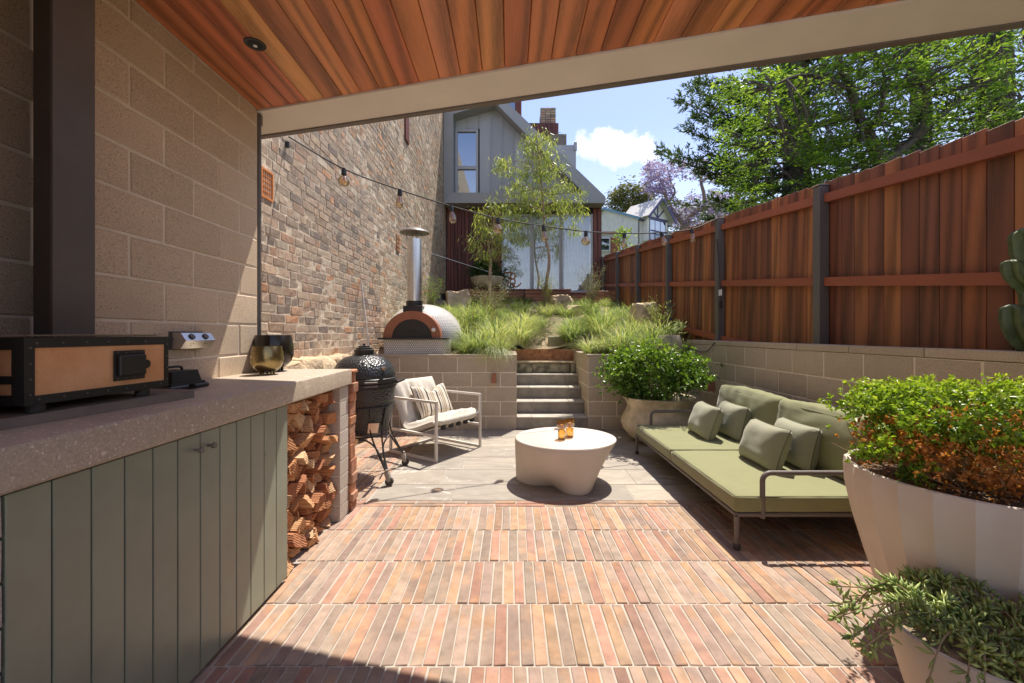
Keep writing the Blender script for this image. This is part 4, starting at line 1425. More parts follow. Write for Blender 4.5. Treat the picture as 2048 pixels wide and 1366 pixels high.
# wall socket
ws = thing('power_outlet', 'chrome twin power outlet on the block wall above the bench', 'power outlet', (WX + .001, 2.31, 1.293))
mb = MB().prism([(0, -.043), (0, .043), (.055, .040), (.082, .0), (.052, -.043)], lambda p, q, d: (p, d, q), -.11, .11)
mb.build('housing', M['chrome'], ws, 20)
for k, y in enumerate((-.052, .048)):
    pn = Vector((.040, 0, .027)).normalized()
    c_ = Vector((.0685, y, .020)) + pn * .001
    MB().tube([c_, c_ + pn * .006], .0165, 20).build('switch', M['steel'], ws, 40)
    c_ = Vector((.067, y, -.0215)); pn = Vector((.043, 0, -.030)).normalized()
    pl = MB()
    for (dy, dz) in ((-.008, .005), (.008, .005), (0, -.008)):
        q = c_ + Vector((0, dy, 0)) + Vector((.03, 0, .043)).normalized() * dz
        pl.tube([q - pn * .001, q + pn * .0012], .0026, 8)
    pl.build('socket', M['dark'], ws)
MB().box(-.0008, .004, -.122, .122, -.048, .048).build('back_plate', M['steel'], ws)

# footed pots
def footed_pot(x, y, r, h, mat, label):
    t_ = thing('footed_pot', label, 'pot', (x, y, CT + .001), .5)
    fz_ = h * .12
    prof = [(r * .25, fz_), (r * .6, fz_ * 1.05), (r * .86, fz_ + h * .14), (r * 1.0, fz_ + h * .33), (r * .99, fz_ + h * .55), (r * .9, h * .97), (r * .885, h), (r * .84, h), (r * .86, h * .9), (r * .93, fz_ + h * .5), (r * .8, fz_ + h * .16), (r * .3, fz_ + h * .06)]
    MB().lathe(prof, 40).build('bowl', mat, t_, 60)
    for k in range(5):
        a = k * 2 * math.pi / 5 + .3
        MB().tube([(r * .42 * math.cos(a), r * .42 * math.sin(a), 0), (r * .42 * math.cos(a), r * .42 * math.sin(a), fz_ * .8), (r * .4 * math.cos(a), r * .4 * math.sin(a), fz_ * 1.35)], [r * .085, r * .075, r * .16], 12).build('foot', mat, t_, 60)
footed_pot(-1.565, 2.74, .095, .182, M['brass'], 'small brass-glazed footed pot in front of the larger dark pot')
footed_pot(-1.66, 2.985, .128, .252, M['dark_glaze'], 'larger dark glazed footed pot at the end of the bench')

# ------------------------------------------------------------------ pizza oven
OX, OY, OZ = -1.345, 6.06, 1.0385
ov = thing('pizza_oven', 'white mosaic domed pizza oven with copper arch and steel flue on the wall', 'oven', (OX, OY, OZ))
def add_uv(o, fn):
    me = o.data
    uvl = me.uv_layers.new(name='UVMap')
    for poly in me.polygons:
        for li in poly.loop_indices:
            v = me.vertices[me.loops[li].vertex_index].co
            uvl.data[li].uv = fn(v, poly.normal)
def planar(v, n):
    if abs(n.z) > .7: return (v.x, v.y)
    return (v.x, v.z) if abs(n.y) > abs(n.x) else (v.y, v.z)
# front plinth with chamfered corners
mb = MB().prism([(-.45, .0), (.40, .0), (.47, .10), (.47, .45), (-.45, .45)], lambda p, q, d: (p, q, d), .0, .205)
o = mb.build('plinth', M['mosaic'], ov); add_uv(o, planar)
MB().cbox(-.53, .46, -.06, .22, .207, .232, c=.004).build('shelf', M['black_steel'], ov, fix=False)
# dome
cx, cy, RD = -.015, .655, .605
nA, nB = 64, 26
vs, uvs = [], []
prof = [(RD * .985, .075), (RD, .13), (RD, .22)]
for k in range(1, nB + 1):
    a = math.pi / 2 * k / nB
    prof.append((RD * math.cos(a) ** .92 if k < nB else .001, .22 + .53 * math.sin(a)))
mb = MB().lathe(prof, nA, (cx, cy, 0))
o = mb.build('dome', M['mosaic'], ov, 180)
arc = [0]
for k in range(1, len(prof)): arc.append(arc[-1] + math.hypot(prof[k][0] - prof[k - 1][0], prof[k][1] - prof[k - 1][1]))
me = o.data
uvl = me.uv_layers.new(name='UVMap')
for poly in me.polygons:
    ang0 = None
    for li in poly.loop_indices:
        vi = me.loops[li].vertex_index
        j, k = vi // nA, vi % nA
        a = 2 * math.pi * k / nA
        if ang0 is None: ang0 = a
        if a - ang0 > math.pi: a -= 2 * math.pi
        if a - ang0 < -math.pi: a += 2 * math.pi
        ring = RD * max(.25, round(prof[j][0] / RD * 4) / 4) if False else RD
        uvl.data[li].uv = (a * RD * .9 + 10, arc[min(j, len(arc) - 1)])
# arch front: ring, throat and door
ac = -.055
def arch_pts(r, n=28, sq=.92): return [(ac + r * math.cos(math.pi * k / n), .232 + r * .93 * math.sin(math.pi * k / n)) for k in range(n + 1)]
po, pi_ = arch_pts(.412), arch_pts(.285)
mb = MB()
n = len(po)
for y in (.0, .55):
    pass
vs = [(p[0], .005, p[1]) for p in po] + [(p[0], .005, p[1]) for p in pi_] + [(p[0], .5, p[1]) for p in po] + [(p[0], .05, p[1]) for p in pi_]
fs = []
for k in range(n - 1):
    fs += [[k, k + 1, n + k + 1, n + k], [k, k + 1, 2 * n + k + 1, 2 * n + k], [n + k, n + k + 1, 3 * n + k + 1, 3 * n + k]]
mb.add(vs, fs)
mb.build('arch', M['copper'], ov, 40)
mb = MB().prism(pi_, lambda p, q, d: (p, d, q), .022, .034)
dr = mb.build('oven_door', M['iron'], ov)
MB().tube([(ac - .05, .022, .33), (ac - .05, .0, .33), (ac + .05, .0, .33), (ac + .05, .022, .33)], .008, 8).build('handle', M['iron'], dr, 60)
gq = MB().tube([(.255, .004, .345), (.255, -.012, .345)], .027, 24).build('thermometer', M['white_paint'], ov, 40)
MB().lathe([(.024, 0), (.03, .002), (.03, .010), (.024, .012)], 24, M=Matrix.Translation((.255, -.004, .345)) @ Matrix.Rotation(R(90), 4, 'X'), cap0=False).build('bezel', M['chrome'], gq, 60)
# flue
fx, fy = -.085, .30
MB().cbox(fx - .14, fx + .14, fy - .13, fy + .2, .60, .70, c=.004).build('flue_base', M['black_steel'], ov, fix=False)
MB().tube([(fx, fy, .69), (fx, fy, .775)], .122, 36).build('flue_collar', M['black_steel'], ov, 50)
MB().tube([(fx, fy, .775), (fx, fy, 1.70)], .108, 48).build('flue_pipe', M['chrome'], ov, 50)
cap = MB().lathe([(.21, 1.79), (.222, 1.795), (.20, 1.82), (.10, 1.862), (.001, 1.872)], 40, (fx, fy, 0)).build('rain_cap', M['steel'], ov, 50)
for k in range(4):
    a = k * math.pi / 2 + .5
    MB().tube([(fx + .1 * math.cos(a), fy + .1 * math.sin(a), 1.69), (fx + .12 * math.cos(a), fy + .12 * math.sin(a), 1.74), (fx + .10 * math.cos(a), fy + .10 * math.sin(a), 1.80)], .005, 6).build('bracket', M['steel'], cap, 60)
for (x, y) in ((-.5, .42), (.42, .62), (-.3, .95), (.3, .95)):
    MB().lathe([(.07, 0), (.07, .12)], 16, (cx + x * .9, y, 0), cap1=True).build('foot', M['black_steel'], ov, 40)

# ------------------------------------------------------------------ kamado
KX, KY = -1.372, 4.0
km = thing('kamado_grill', 'black dimpled egg-shaped ceramic barbecue on a wheeled stand', 'barbecue', (KX, KY, 0))
RK = .287
MB().lathe([(.15, .40), (.19, .405), (.22, .45), (.25, .56), (.272, .68), (.283, .80), (RK, .832)], 48).build('firebox', M['dimple'], km, 60)
MB().lathe([(RK, .835), (RK * 1.035, .838), (RK * 1.035, .872), (RK, .875)], 48, cap0=False).build('band', M['black_steel'], km, 40)
MB().lathe([(RK, .8765), (RK * 1.035, .88), (RK * 1.035, .918), (RK * 1.0, .925)], 48, cap0=False).build('lid_band', M['black_steel'], km, 40)
prof = [(RK * 1.0, .926), (RK * 1.01, .935), (RK * .985, .965), (RK * .92, 1.015), (RK * .80, 1.065), (RK * .62, 1.105), (.105, 1.127), (.09, 1.132)]
lid = MB().lathe(prof, 48, cap0=False).build('lid', M['dimple'], km, 60)
MB().lathe([(.088, 1.12), (.09, 1.13), (.09, 1.178), (.072, 1.182), (.072, 1.196), (.052, 1.2), (.05, 1.214), (.012, 1.217), (.012, 1.235), (.001, 1.236)], 32, cap0=False).build('chimney_cap', M['iron'], lid, 40)
def kpt(a, r, z): return Vector((r * math.cos(a), r * math.sin(a), z))
MB().cbox(.225, .25, -.2, -.14, 1.00, 1.03, c=.004).build('lid_handle', M['chrome'], lid, fix=False)
hd = MB()
hd.tube([(.27, -.06, .895), (.36, -.08, .895)], .009, 8)
hd.tube([(.36, -.20, .895), (.36, .06, .895)], .013, 10)
hd.build('handle', M['iron'], km, 50)
hg = MB()
hg.tube([(.10, -.285, .862), (.2, -.235, .862)], .010, 8).tube([(.10, -.285, .892), (.2, -.235, .892)], .010, 8)
hg.build('latch', M['steel'], km, 50)
MB().prism([(-.045, .44), (.055, .44), (.075, .53), (-.03, .53)], lambda p, q, d: (.14 + p * .86, -.205 - p * -.15 + d - (q - .44) * .2, q), 0, .012).build('draft_door', M['chrome'], km)
# stand
std = MB()
for z, r_ in ((.665, .278), (.395, .21)):
    std.tube([kpt(2 * math.pi * k / 40, r_, z) for k in range(41)], .007, 8, cap=False)
std.build('ring', M['black_steel'], km, 60)
for k, (sx, sy) in enumerate(((1, -1), (1, 1), (-1, 1), (-1, -1))):
    fx_, fy_ = .295 * sx, .285 * sy
    a = math.atan2(sy, sx)
    lg = MB()
    for d in (-.035, .035):
        n_ = Vector((-math.sin(a), math.cos(a), 0)) * d
        pts_ = bez([kpt(a, .272, .665) + n_ * 2.2, kpt(a, .235, .5) + n_ * 1.8, kpt(a, .255, .38) + n_ * 1.3, kpt(a, .33, .25) + n_ * .7, Vector((fx_, fy_, .12)) + n_ * .25], 6)
        lg.tube(pts_, .0075, 8)
    n_ = Vector((-math.sin(a), math.cos(a), 0))
    lg.tube(bez([kpt(a, .21, .395) + n_ * .16, kpt(a, .25, .38) + n_ * .1, kpt(a, .3, .30) + n_ * .03, Vector((fx_, fy_, .125))], 6), .0075, 8)
    lg.tube(bez([kpt(a, .21, .395) - n_ * .16, kpt(a, .25, .38) - n_ * .1, kpt(a, .3, .30) - n_ * .03, Vector((fx_, fy_, .125))], 6), .0075, 8)
    lg.build('leg', M['black_steel'], km, 60)
    ca = MB()
    ca.lathe([(.018, .115), (.018, .14)], 14, (fx_, fy_, 0), cap1=True)
    ca.prism([(-.02, .115), (.02, .115), (.038, .05), (.02, .035), (.0, .05)], lambda p, q, d: (fx_ + p, fy_ + d, q), -.022, .022)
    co = ca.build('caster', M['brass'] if False else M['caster'], km)
    MB().tube([(fx_ + .022, fy_ - .0135, .037), (fx_ + .022, fy_ + .0135, .037)], .036, 24).build('wheel', M['rubber'], co, 40)

# ------------------------------------------------------------------ armchair
A, B_, C_ = Vector((-.779, 4.40)), Vector((-.334, 4.98)), Vector((-1.354, 4.79))
fwd = (A - C_).normalized()                    # from back to front
cx, cy = (A + (B_ - A) / 2 - fwd * .35).x, (A + (B_ - A) / 2 - fwd * .35).y
rz = math.atan2(fwd.y, fwd.x) + R(90)          # local -Y is the front
ch = thing('lounge_armchair', 'white steel framed armchair with a slung cream canvas cushion', 'armchair', (cx, cy, 0), rz)
W2, D2, AH, T = .365, .35, .615, .0125
for s in (-1, 1):
    fr = MB()
    x = s * W2
    for (p, q) in (((x, -D2, T), (x, D2, T)), ((x, -D2, AH), (x, D2, AH)), ((x, -D2, 2 * T), (x, -D2, AH - T)), ((x, D2, 2 * T), (x, D2, AH - T)), ((x, -D2 + T, .265), (x, D2 - T, .265))):
        if abs(p[2] - q[2]) < .01: fr.box(x - T, x + T, p[1] - T * (abs(p[2] - .265) > .01), q[1] + T * (abs(p[2] - .265) > .01), p[2] - T, p[2] + T)
        else: fr.box(x - T + .0004, x + T - .0004, p[1] - T + .0003, p[1] + T - .0003, p[2], q[2])
    fr.build('side_frame', M['white_frame'], ch)
MB().box(-W2 + T, W2 - T, D2 - T, D2 + T - .001, 0.001, 2 * T - .001).build('cross_bar', M['white_frame'], ch)
MB().tube([(-W2, -D2 + .05, .40), (W2, -D2 + .05, .40)], .012, 10).build('cross_bar', M['white_frame'], ch, 60)
MB().tube([(-W2, D2 + .08, .72), (W2, D2 + .08, .72)], .012, 10).build('cross_bar', M['white_frame'], ch, 60)
# slung cushion: profile in (y, z), centre line from the front lip to the top of the back
prof = bez([(-.37, .43), (-.25, .40), (-.02, .31), (.13, .275), (.22, .34), (.32, .55), (.44, .80)], 7) if False else None
cl = bez([(0, -.37, .425), (0, -.25, .40), (0, -.02, .315), (0, .12, .285), (0, .20, .345), (0, .29, .54), (0, .40, .79)], 7)
def cushion(name, cl, w, th, mat, par, wr=.012, tuft=None, nx=22):
    mb = MB()
    N = len(cl)
    vs = []
    nx_ = nx
    for i, p in enumerate(cl):
        tg = (cl[min(i + 1, N - 1)] - cl[max(i - 1, 0)]).normalized()
        nr = Vector((0, -tg.z, tg.y)) if tg.y > 0 else Vector((0, -tg.z, tg.y))
        s = i / (N - 1)
        for side in (1, -1):
            for k in range(nx_ + 1):
                u_ = -1 + 2 * k / nx_
                fall = (1 - abs(u_) ** 5) ** .5 * (1 - abs(2 * s - 1) ** 9) ** .5
                ripple = wr * mn.noise(Vector((u_ * 5, s * 9 + (0 if side > 0 else 7), 3.3))) + wr * .5 * mn.noise(Vector((u_ * 13, s * 22, 1.3)))
                off = (th * .5 * fall + ripple * fall) * side
                vs.append((u_ * w / 2 * (1 - .02 * math.sin(s * 20) * .3), p.y + nr.y * off, p.z + nr.z * off))
    row = 2 * (nx_ + 1)
    fs = []
    for i in range(N - 1):
        for k in range(nx_):
            a = i * row + k; fs.append([a, a + 1, a + 1 + row, a + row])
            a = i * row + nx_ + 1 + k; fs.append([a, a + row, a + 1 + row, a + 1])
        for k, kk in ((0, nx_ + 1), (nx_, 2 * nx_ + 1)):
            a, b = i * row + k, i * row + kk
            fs.append([a, b, b + row, a + row])
    for i in (0, N - 1):
        for k in range(nx_):
            a = i * row + k; b = a + nx_ + 1
            fs.append([a, a + 1, b + 1, b])
    mb.add(vs, fs)
    return mb.build(name, mat, par, 180)
cushion('cushion', cl, .67, .135, M['cream'], ch, .026, nx=34)
for k in range(5):
    x = -.24 + .12 * k
    MB().box(x - .02, x + .02, -.352, -.31, .315, .352).build('strap', M['tape'], ch)
sl_ = cushion('sling', [Vector((0, p.y + .006, p.z - .075)) for p in cl[3:32]], .62, .012, M['cream'], ch, .002)

# pillows
def pillow(name, w, h, th, mat, loc, rz, lean, label, cat='cushion', group=None, pinch=.0, piping=None, seam=None):
    n = 18
    mb = MB()
    vs = []
    seed = random.uniform(0, 40)
    for side in (1, -1):
        for j in range(n + 1):
            for i in range(n + 1):
                a, b = -1 + 2 * i / n, -1 + 2 * j / n
                f = ((1 - a ** 4) * (1 - b ** 4)) ** .5 if abs(a) < 1 and abs(b) < 1 else 0
                px = a * w / 2 * (1 - .055 * (1 - b * b)) ; pz = b * h / 2 * (1 - .06 * (1 - a * a))
                if pinch and b > 0: pz -= pinch * math.exp(-(a / .42) ** 2) * b ** 1.5 * h
                rip = .006 * mn.noise(Vector((a * 2 + seed, b * 2, side))) + .003 * mn.noise(Vector((a * 8 + seed, b * 8, side)))
                vs.append((px, side * (-th / 2 * f) + rip * f * side, pz + h / 2 * .94))
    m = (n + 1) ** 2
    fs = []
    for j in range(n):
        for i in range(n):
            a = j * (n + 1) + i
            fs.append([a, a + 1, a + n + 2, a + n + 1]); fs.append([m + a, m + a + n + 1, m + a + n + 2, m + a + 1])
    rim = [j * (n + 1) + i for (i, j) in [(i, 0) for i in range(n)] + [(n, j) for j in range(n)] + [(n - i, n) for i in range(n)] + [(0, n - j) for j in range(n)]]
    for a, b in zip(rim, rim[1:] + rim[:1]): fs.append([a, b, m + b, m + a])
    mb.add(vs, fs)
    Mx = Matrix.Translation(loc) @ Matrix.Rotation(rz, 4, 'Z') @ Matrix.Rotation(lean, 4, 'X')
    root = ob(name, None); root.matrix_local = Mx; root.empty_display_size = .1
    tag(root, label, cat, group)
    mb.build('cover', mat, root, 60)
    if seam is not None:
        MB().tube([vs[k] for k in rim] + [vs[rim[0]]], .0034, 6, cap=False).build('piping', seam, root, 60)
    return root

c2 = Vector((cx, cy, 0)) + Matrix.Rotation(rz, 3, 'Z') @ Vector((.04, .02, .385))
pillow('striped_cushion', .50, .40, .15, M['stripes'], c2, rz - .12, R(-30), 'cream cushion with black stripes propped on the white armchair', 'cushion', None, .22)

# ------------------------------------------------------------------ coffee table
tb = thing('coffee_table', 'smooth pale cement pebble-shaped coffee table with a round top', 'table', (.48, 3.86, 0))
TH = .39
th_k = np.radians([-180, -170, -150, -125, -105, -92, -81, -70, -60, -45, -24, 0, 40, 90, 130, 160, 180])
r_k = np.array([.415, .405, .30, .16, .21, .33, .40, .425, .40, .325, .27, .25, .30, .31, .37, .41, .415])
nA = 96
ths = np.linspace(-math.pi, math.pi, nA, endpoint=False)
rb_ = np.interp(ths, th_k, r_k)
for _ in range(12): rb_ = (np.roll(rb_, 1) + 2 * rb_ + np.roll(rb_, -1)) / 4
lv = [0, .004, .012, .03, .07, .12, .17, .22, .27, .31, .345, .368, .378, .384, .388, .39]
vs = []
for z in lv:
    t_ = z / TH
    for k in range(nA):
        a = ths[k]
        w_ = math.exp(-((a + 2.1) / 1.0) ** 2)
        s = (1 - w_) * t_ ** 1.15 + w_ * (1 - (1 - t_) ** 2.6)
        ex = .024 * math.cos(a); ey = 0.0
        tx, ty = .024 + .46 * math.cos(a), .0 + .425 * math.sin(a)
        bx_, by_ = rb_[k] * math.cos(a) - .015, rb_[k] * math.sin(a)
        inset = 1.0
        if z < .012: inset = 1 - .02 * (1 - z / .012)
        if z > .368: inset = 1 - .022 * ((z - .368) / .022) ** 2.2
        vs.append(((bx_ * (1 - s) + tx * s) * inset, (by_ * (1 - s) + ty * s) * inset, z))
nl = len(lv)
fs = [[j * nA + k, j * nA + (k + 1) % nA, (j + 1) * nA + (k + 1) % nA, (j + 1) * nA + k] for j in range(nl - 1) for k in range(nA)]
fs += [list(range(nA))[::-1], [(nl - 1) * nA + k for k in range(nA)]]
MB().add(vs, fs).build('body', M['pale_concrete'], tb, 50)
for (x, y, h, nm) in ((.462, 3.79, .158, 'amber ribbed glass candle holder on the table, standing in front of its twin'), (.545, 3.875, .158, 'amber ribbed glass candle holder on the table, standing behind its twin')):
    cn = thing('candle_holder', nm, 'candle holder', (x, y, TH + .001), 0, 'amber candle holders on the table')
    prof = [(.030, 0), (.034, .004), (.034, .07), (.030, .076), (.018, .080), (.018, .086), (.034, .094), (.043, .105), (.043, .145), (.042, .157), (.038, .157), (.038, .106), (.02, .097)]
    MB().lathe(prof, 48, mod=lambda a, z: 1 + .035 * math.cos(12 * a)).build('glass', M['amber'], cn, 60)
    MB().lathe([(.016, .098), (.016, .125)], 16, cap1=True).build('candle', M['cream'], cn, 40)

# ------------------------------------------------------------------ sofa
so = thing('outdoor_sofa', 'low outdoor sofa with olive green cushions on a dark tubular frame', 'sofa', (0, 0, 0))
SX0, SX1, SY0, SY1 = 1.40, 2.46, 2.625, 4.69
fz = .212
mb = MB()
def rail(p, q, r=.0145): mb.tube([p, q], r, 12)
rail((SX0, SY0, fz), (SX0, SY1, fz)); rail((SX1, SY0, fz), (SX1, SY1, fz)); rail((SX0, SY0, fz), (SX1, SY0, fz)); rail((SX0, SY1, fz), (SX1, SY1, fz)); rail((SX0, 3.66, fz - .012), (SX1, 3.66, fz - .012))
mb.build('frame', M['black_steel'] if False else M['steel'], so, 60)
MB().box(SX0 + .012, SX1 - .012, SY0 + .012, SY1 - .012, fz + .004, fz + .013).build('base_panel', M['steel'], so)
for (x, y) in ((SX0, SY0), (SX0, SY1), (SX1, SY0), (SX1, SY1), (1.62, 3.66)):
    lg = MB().tube([(x, y, fz - .01), (x, y, .03)], [.0165, .0135], 12).build('leg', M['steel'], so, 60)
    MB().lathe([(.021, .0), (.022, .004), (.022, .028), (.016, .033)], 16, (x, y, 0), cap1=True).build('foot', M['rubber'], lg, 40)
for y in (SY0 - .004, SY1 + .004):
    pts_ = [(1.557, y, fz - .02), (1.557, y, .42)] + [(1.557 + .05 * (1 - math.cos(R(a))), y, .42 + .05 * math.sin(R(a))) for a in (20, 40, 60, 80, 90)] + [(2.40, y, .47)]
    MB().tube(pts_, .0155, 14).build('armrest', M['steel'], so, 60)
    MB().tube([(2.40, y, .47), (2.46, y, .47), (2.46, y, fz)], .0155, 12).build('arm_return', M['steel'], so, 60)
def soft_box(name, x0, x1, y0, y1, z0, z1, mat, par, rr=.022, puff=.008, wr=.004, M=None, sub=(22, 26, 7)):
    """box cushion with soft edges and light creases"""
    mb = MB()
    nx, ny, nz = sub
    hx, hy, hz = (x1 - x0) / 2, (y1 - y0) / 2, (z1 - z0) / 2
    seed = random.uniform(0, 30)
    idx = {}
    vs, fs = [], []
    def vid(i, j, k):
        key = (i, j, k)
        if key not in idx:
            def warp(t_, n_, h_): # denser near edges
                a = -1 + 2 * t_ / n_
                return math.copysign(abs(a) ** .8, a) * h_
            p = Vector((warp(i, nx, hx), warp(j, ny, hy), warp(k, nz, hz)))
            q = Vector((max(-hx + rr, min(hx - rr, p.x)), max(-hy + rr, min(hy - rr, p.y)), max(-hz + rr, min(hz - rr, p.z))))
            d = p - q
            n_ = d.normalized() if d.length > 1e-7 else Vector((0, 0, 0))
            p = q + n_ * min(d.length, rr) if d.length > rr else p
            nn = Vector((p.x / hx, p.y / hy, p.z / hz))
            bul = (1 - nn.x ** 2) * (1 - nn.y ** 2) if abs(nn.z) > .8 else (1 - nn.z ** 2) * ((1 - nn.y ** 4) if abs(nn.x) > .8 else (1 - nn.x ** 4))
            w_ = wr * mn.noise(Vector((p.x * 9 + seed, p.y * 7, p.z * 9))) + wr * .6 * mn.noise(Vector((p.x * 24, p.y * 18 + seed, p.z * 20)))
            p = p + n_ * (puff * max(bul, 0) + w_)
            idx[key] = len(vs); vs.append(p + Vector(((x0 + x1) / 2, (y0 + y1) / 2, (z0 + z1) / 2)))
        return idx[key]
    for i in range(nx):
        for j in range(ny):
            for k in (0, nz): fs.append([vid(i, j, k), vid(i + 1, j, k), vid(i + 1, j + 1, k), vid(i, j + 1, k)])
    for i in range(nx):
        for k in range(nz):
            for j in (0, ny): fs.append([vid(i, j, k), vid(i + 1, j, k), vid(i + 1, j, k + 1), vid(i, j, k + 1)])
    for j in range(ny):
        for k in range(nz):
            for i in (0, nx): fs.append([vid(i, j, k), vid(i, j + 1, k), vid(i, j + 1, k + 1), vid(i, j, k + 1)])
    mb.add(vs, fs, M=M)
    return mb.build(name, mat, par, 180)
def edge_loop(x0, x1, y0, y1, z, r=.0024):
    i_ = .007
    return MB().tube([(x0 + i_, y0 + i_, z), (x1 - i_, y0 + i_, z), (x1 - i_, y1 - i_, z), (x0 + i_, y1 - i_, z), (x0 + i_, y0 + i_, z)], r, 6, cap=False)
for (y0, y1) in ((2.612, 3.662), (3.667, 4.672)):
    c_ = soft_box('seat_cushion', 1.385, 2.42, y0, y1, .228, .327, M['sofa'], so, .014, .003, .0025)
    edge_loop(1.385, 2.42, y0, y1, .3245).build('piping', M['seam'], c_, 60)
for (y0, y1) in ((2.60, 3.665), (3.672, 4.69)):
    T_ = Matrix.Translation((2.36, 0, .335)) @ Matrix.Rotation(R(9), 4, 'Y')
    bc = soft_box('back_cushion', -.115, .07, y0, y1, .0, .425, M['sofa'], so, .035, .028, .009, M=T_, sub=(9, 26, 16))
    seam_ = [T_ @ Vector(p) for p in ((-.112, y0 + .02, .385), (-.118, (y0 + y1) / 2, .392), (-.112, y1 - .02, .385))]
    MB().tube(bez([seam_[0], seam_[1], seam_[2]], 10), .0026, 6).build('piping', M['seam'], bc, 60)

PW = dict(w=.47, h=.34, th=.17)
def sofa_pillow(x, ymid, lean, label):
    pillow('scatter_cushion', .46, .335, .195, M['sofa_pillow'], (x, ymid, .330), R(-90) + random.uniform(-.06, .06), R(lean), label, 'cushion', 'scatter cushions on the sofa', 0, None, M['seam'])
# local -Y is the face: turned to look to -X
sofa_pillow(1.90, 3.27, -20, 'grey-green scatter cushion standing forward on the sofa half next to the fluted planter')
sofa_pillow(2.16, 3.28, -13, 'grey-green scatter cushion leaning on the sofa back half next to the fluted planter')
sofa_pillow(1.86, 4.18, -20, 'grey-green scatter cushion standing forward on the sofa half next to the urn')
sofa_pillow(2.13, 4.15, -13, 'grey-green scatter cushion leaning on the sofa back half next to the urn')

# ------------------------------------------------------------------ pots
UX, UY = 1.83, 5.27
ur = thing('waisted_urn', 'large weathered cream waisted urn planted with a glossy green shrub', 'urn', (UX, UY, 0))
prof = [(.20, 0), (.26, .01), (.34, .06), (.415, .15), (.445, .235), (.425, .30), (.385, .37), (.362, .43), (.375, .49), (.42, .54), (.437, .555), (.41, .56), (.36, .52), (.335, .45), (.001, .45)]
MB().lathe(prof, 56).build('pot', M['cream_urn'], ur, 50)
MB().lathe([(.338, .462), (.2, .49), (.001, .50)], 30, cap0=False).build('soil', M['soil'], ur, 180)

PX, PY = 1.965, 1.785
fp = thing('fluted_planter', 'large pale fluted planter holding a half-dead box shrub', 'planter', (PX, PY, 0))
def flute(a, z):
    f = (a / (2 * math.pi) * 26) % 1.0
    return 1 - .020 * (1 - (2 * f - 1) ** 2)
prof = [(.25, 0), (.275, .01), (.335, .2), (.38, .35), (.42, .5), (.443, .62), (.448, .70), (.444, .738), (.436, .742), (.425, .738), (.42, .66), (.001, .655)]
pp = [(prof[k][0] + (prof[k + 1][0] - prof[k][0]) * t_, prof[k][1] + (prof[k + 1][1] - prof[k][1]) * t_) for k in range(7) for t_ in (0, .33, .66)] + prof[7:]
MB().lathe(pp, 26 * 8, mod=lambda a, z: flute(a, z) if z < .741 else 1 - .014).build('pot', M['planter'], fp, 28)
MB().lathe([(.415, .668), (.2, .70), (.001, .70)], 30, cap0=False).build('soil', M['soil'], fp, 180)

TX, TY = 1.50, 1.345
tr = thing('succulent_bowl', 'low pale bowl overflowing with trailing succulents', 'planter', (TX, TY, 0))
prof = [(.12, 0), (.14, .008), (.19, .15), (.225, .28), (.24, .365), (.24, .378), (.232, .382), (.224, .376), (.215, .34), (.001, .335)]
MB().lathe(prof, 56).build('pot', M['planter'], tr, 50)
MB().lathe([(.213, .345), (.1, .36), (.001, .362)], 30, cap0=False).build('soil', M['mulch'], tr, 180)

p = G(1345, 697, 1.04)
SPX, SPY = 2.30, 6.12
sp = thing('cement_pot', 'old tapered cement pot with a spiky succulent on the wall corner', 'pot', (SPX, SPY, 1.0385))
MB().lathe([(.10, 0), (.15, .005), (.18, .06), (.185, .10), (.165, .18), (.14, .265), (.135, .27), (.12, .27), (.12, .24), (.001, .24)], 40).build('pot', M['old_pot'], sp, 40)

# bowl planter and sculpture on the deck boxes
b0 = P(975, 577, 12.2)
bp = thing('bowl_planter', 'round cream bowl planter with a dark green bush on the timber box', 'planter', (b0.x, 12.22, b0.z + .02))
MB().lathe([(.22, 0), (.36, .04), (.47, .15), (.50, .28), (.47, .30), (.44, .25), (.001, .24)], 32).build('pot', M['cream_urn'], bp, 50)
s0 = P(1017, 577, 12.1)
sc_ = thing('rusty_sculpture', 'small rusty curled metal garden sculpture on the timber box', 'sculpture', (s0.x, 12.12, s0.z + .03))
mb = MB()
mb.tube(bez([(-.12, 0, .42), (.0, 0, .43), (.1, 0, .40), (.02, 0, .25), (-.04, 0, 0)], 6), .022, 8)
mb.build('rod', M['rust'], sc_, 60)
mb = MB()
for cz_ in (.33, .17): mb.tube([(.12 + .07 * math.cos(a), .03, cz_ + .08 * math.sin(a)) for a in np.linspace(0, 2 * math.pi, 20)], .022, 8, cap=False)
mb.tube(bez([(.12, .03, .09), (.2, .03, .02), (.32, .03, .08), (.36, .03, .14)], 5), .02, 8)
mb.tube([(.12, .03, .09), (.12, .03, 0)], .018, 8)
mb.build('curl', M['rust'], sc_, 60)
# small timber table by the fence
w0 = P(1213, 595, 11.6)
wt_ = thing('garden_stool', 'small timber stool with dark legs beside the fence', 'stool', (w0.x, 11.6, gz(w0.x, 11.6)))
zt_ = P(0, 583, 11.6).z - gz(w0.x, 11.6)
for k in range(3): MB().cbox(-.25 + k * .17, -.085 + k * .17, -.2, .2, zt_ - .28, zt_, c=.008).build('plank', M['deck_wood'], wt_, fix=False)
for (x, y) in ((-.2, -.15), (.2, -.15), (-.2, .15), (.2, .15)): MB().box(x - .02, x + .02, y - .02, y + .02, -.05, zt_ - .281).build('leg', M['black_steel'], wt_)

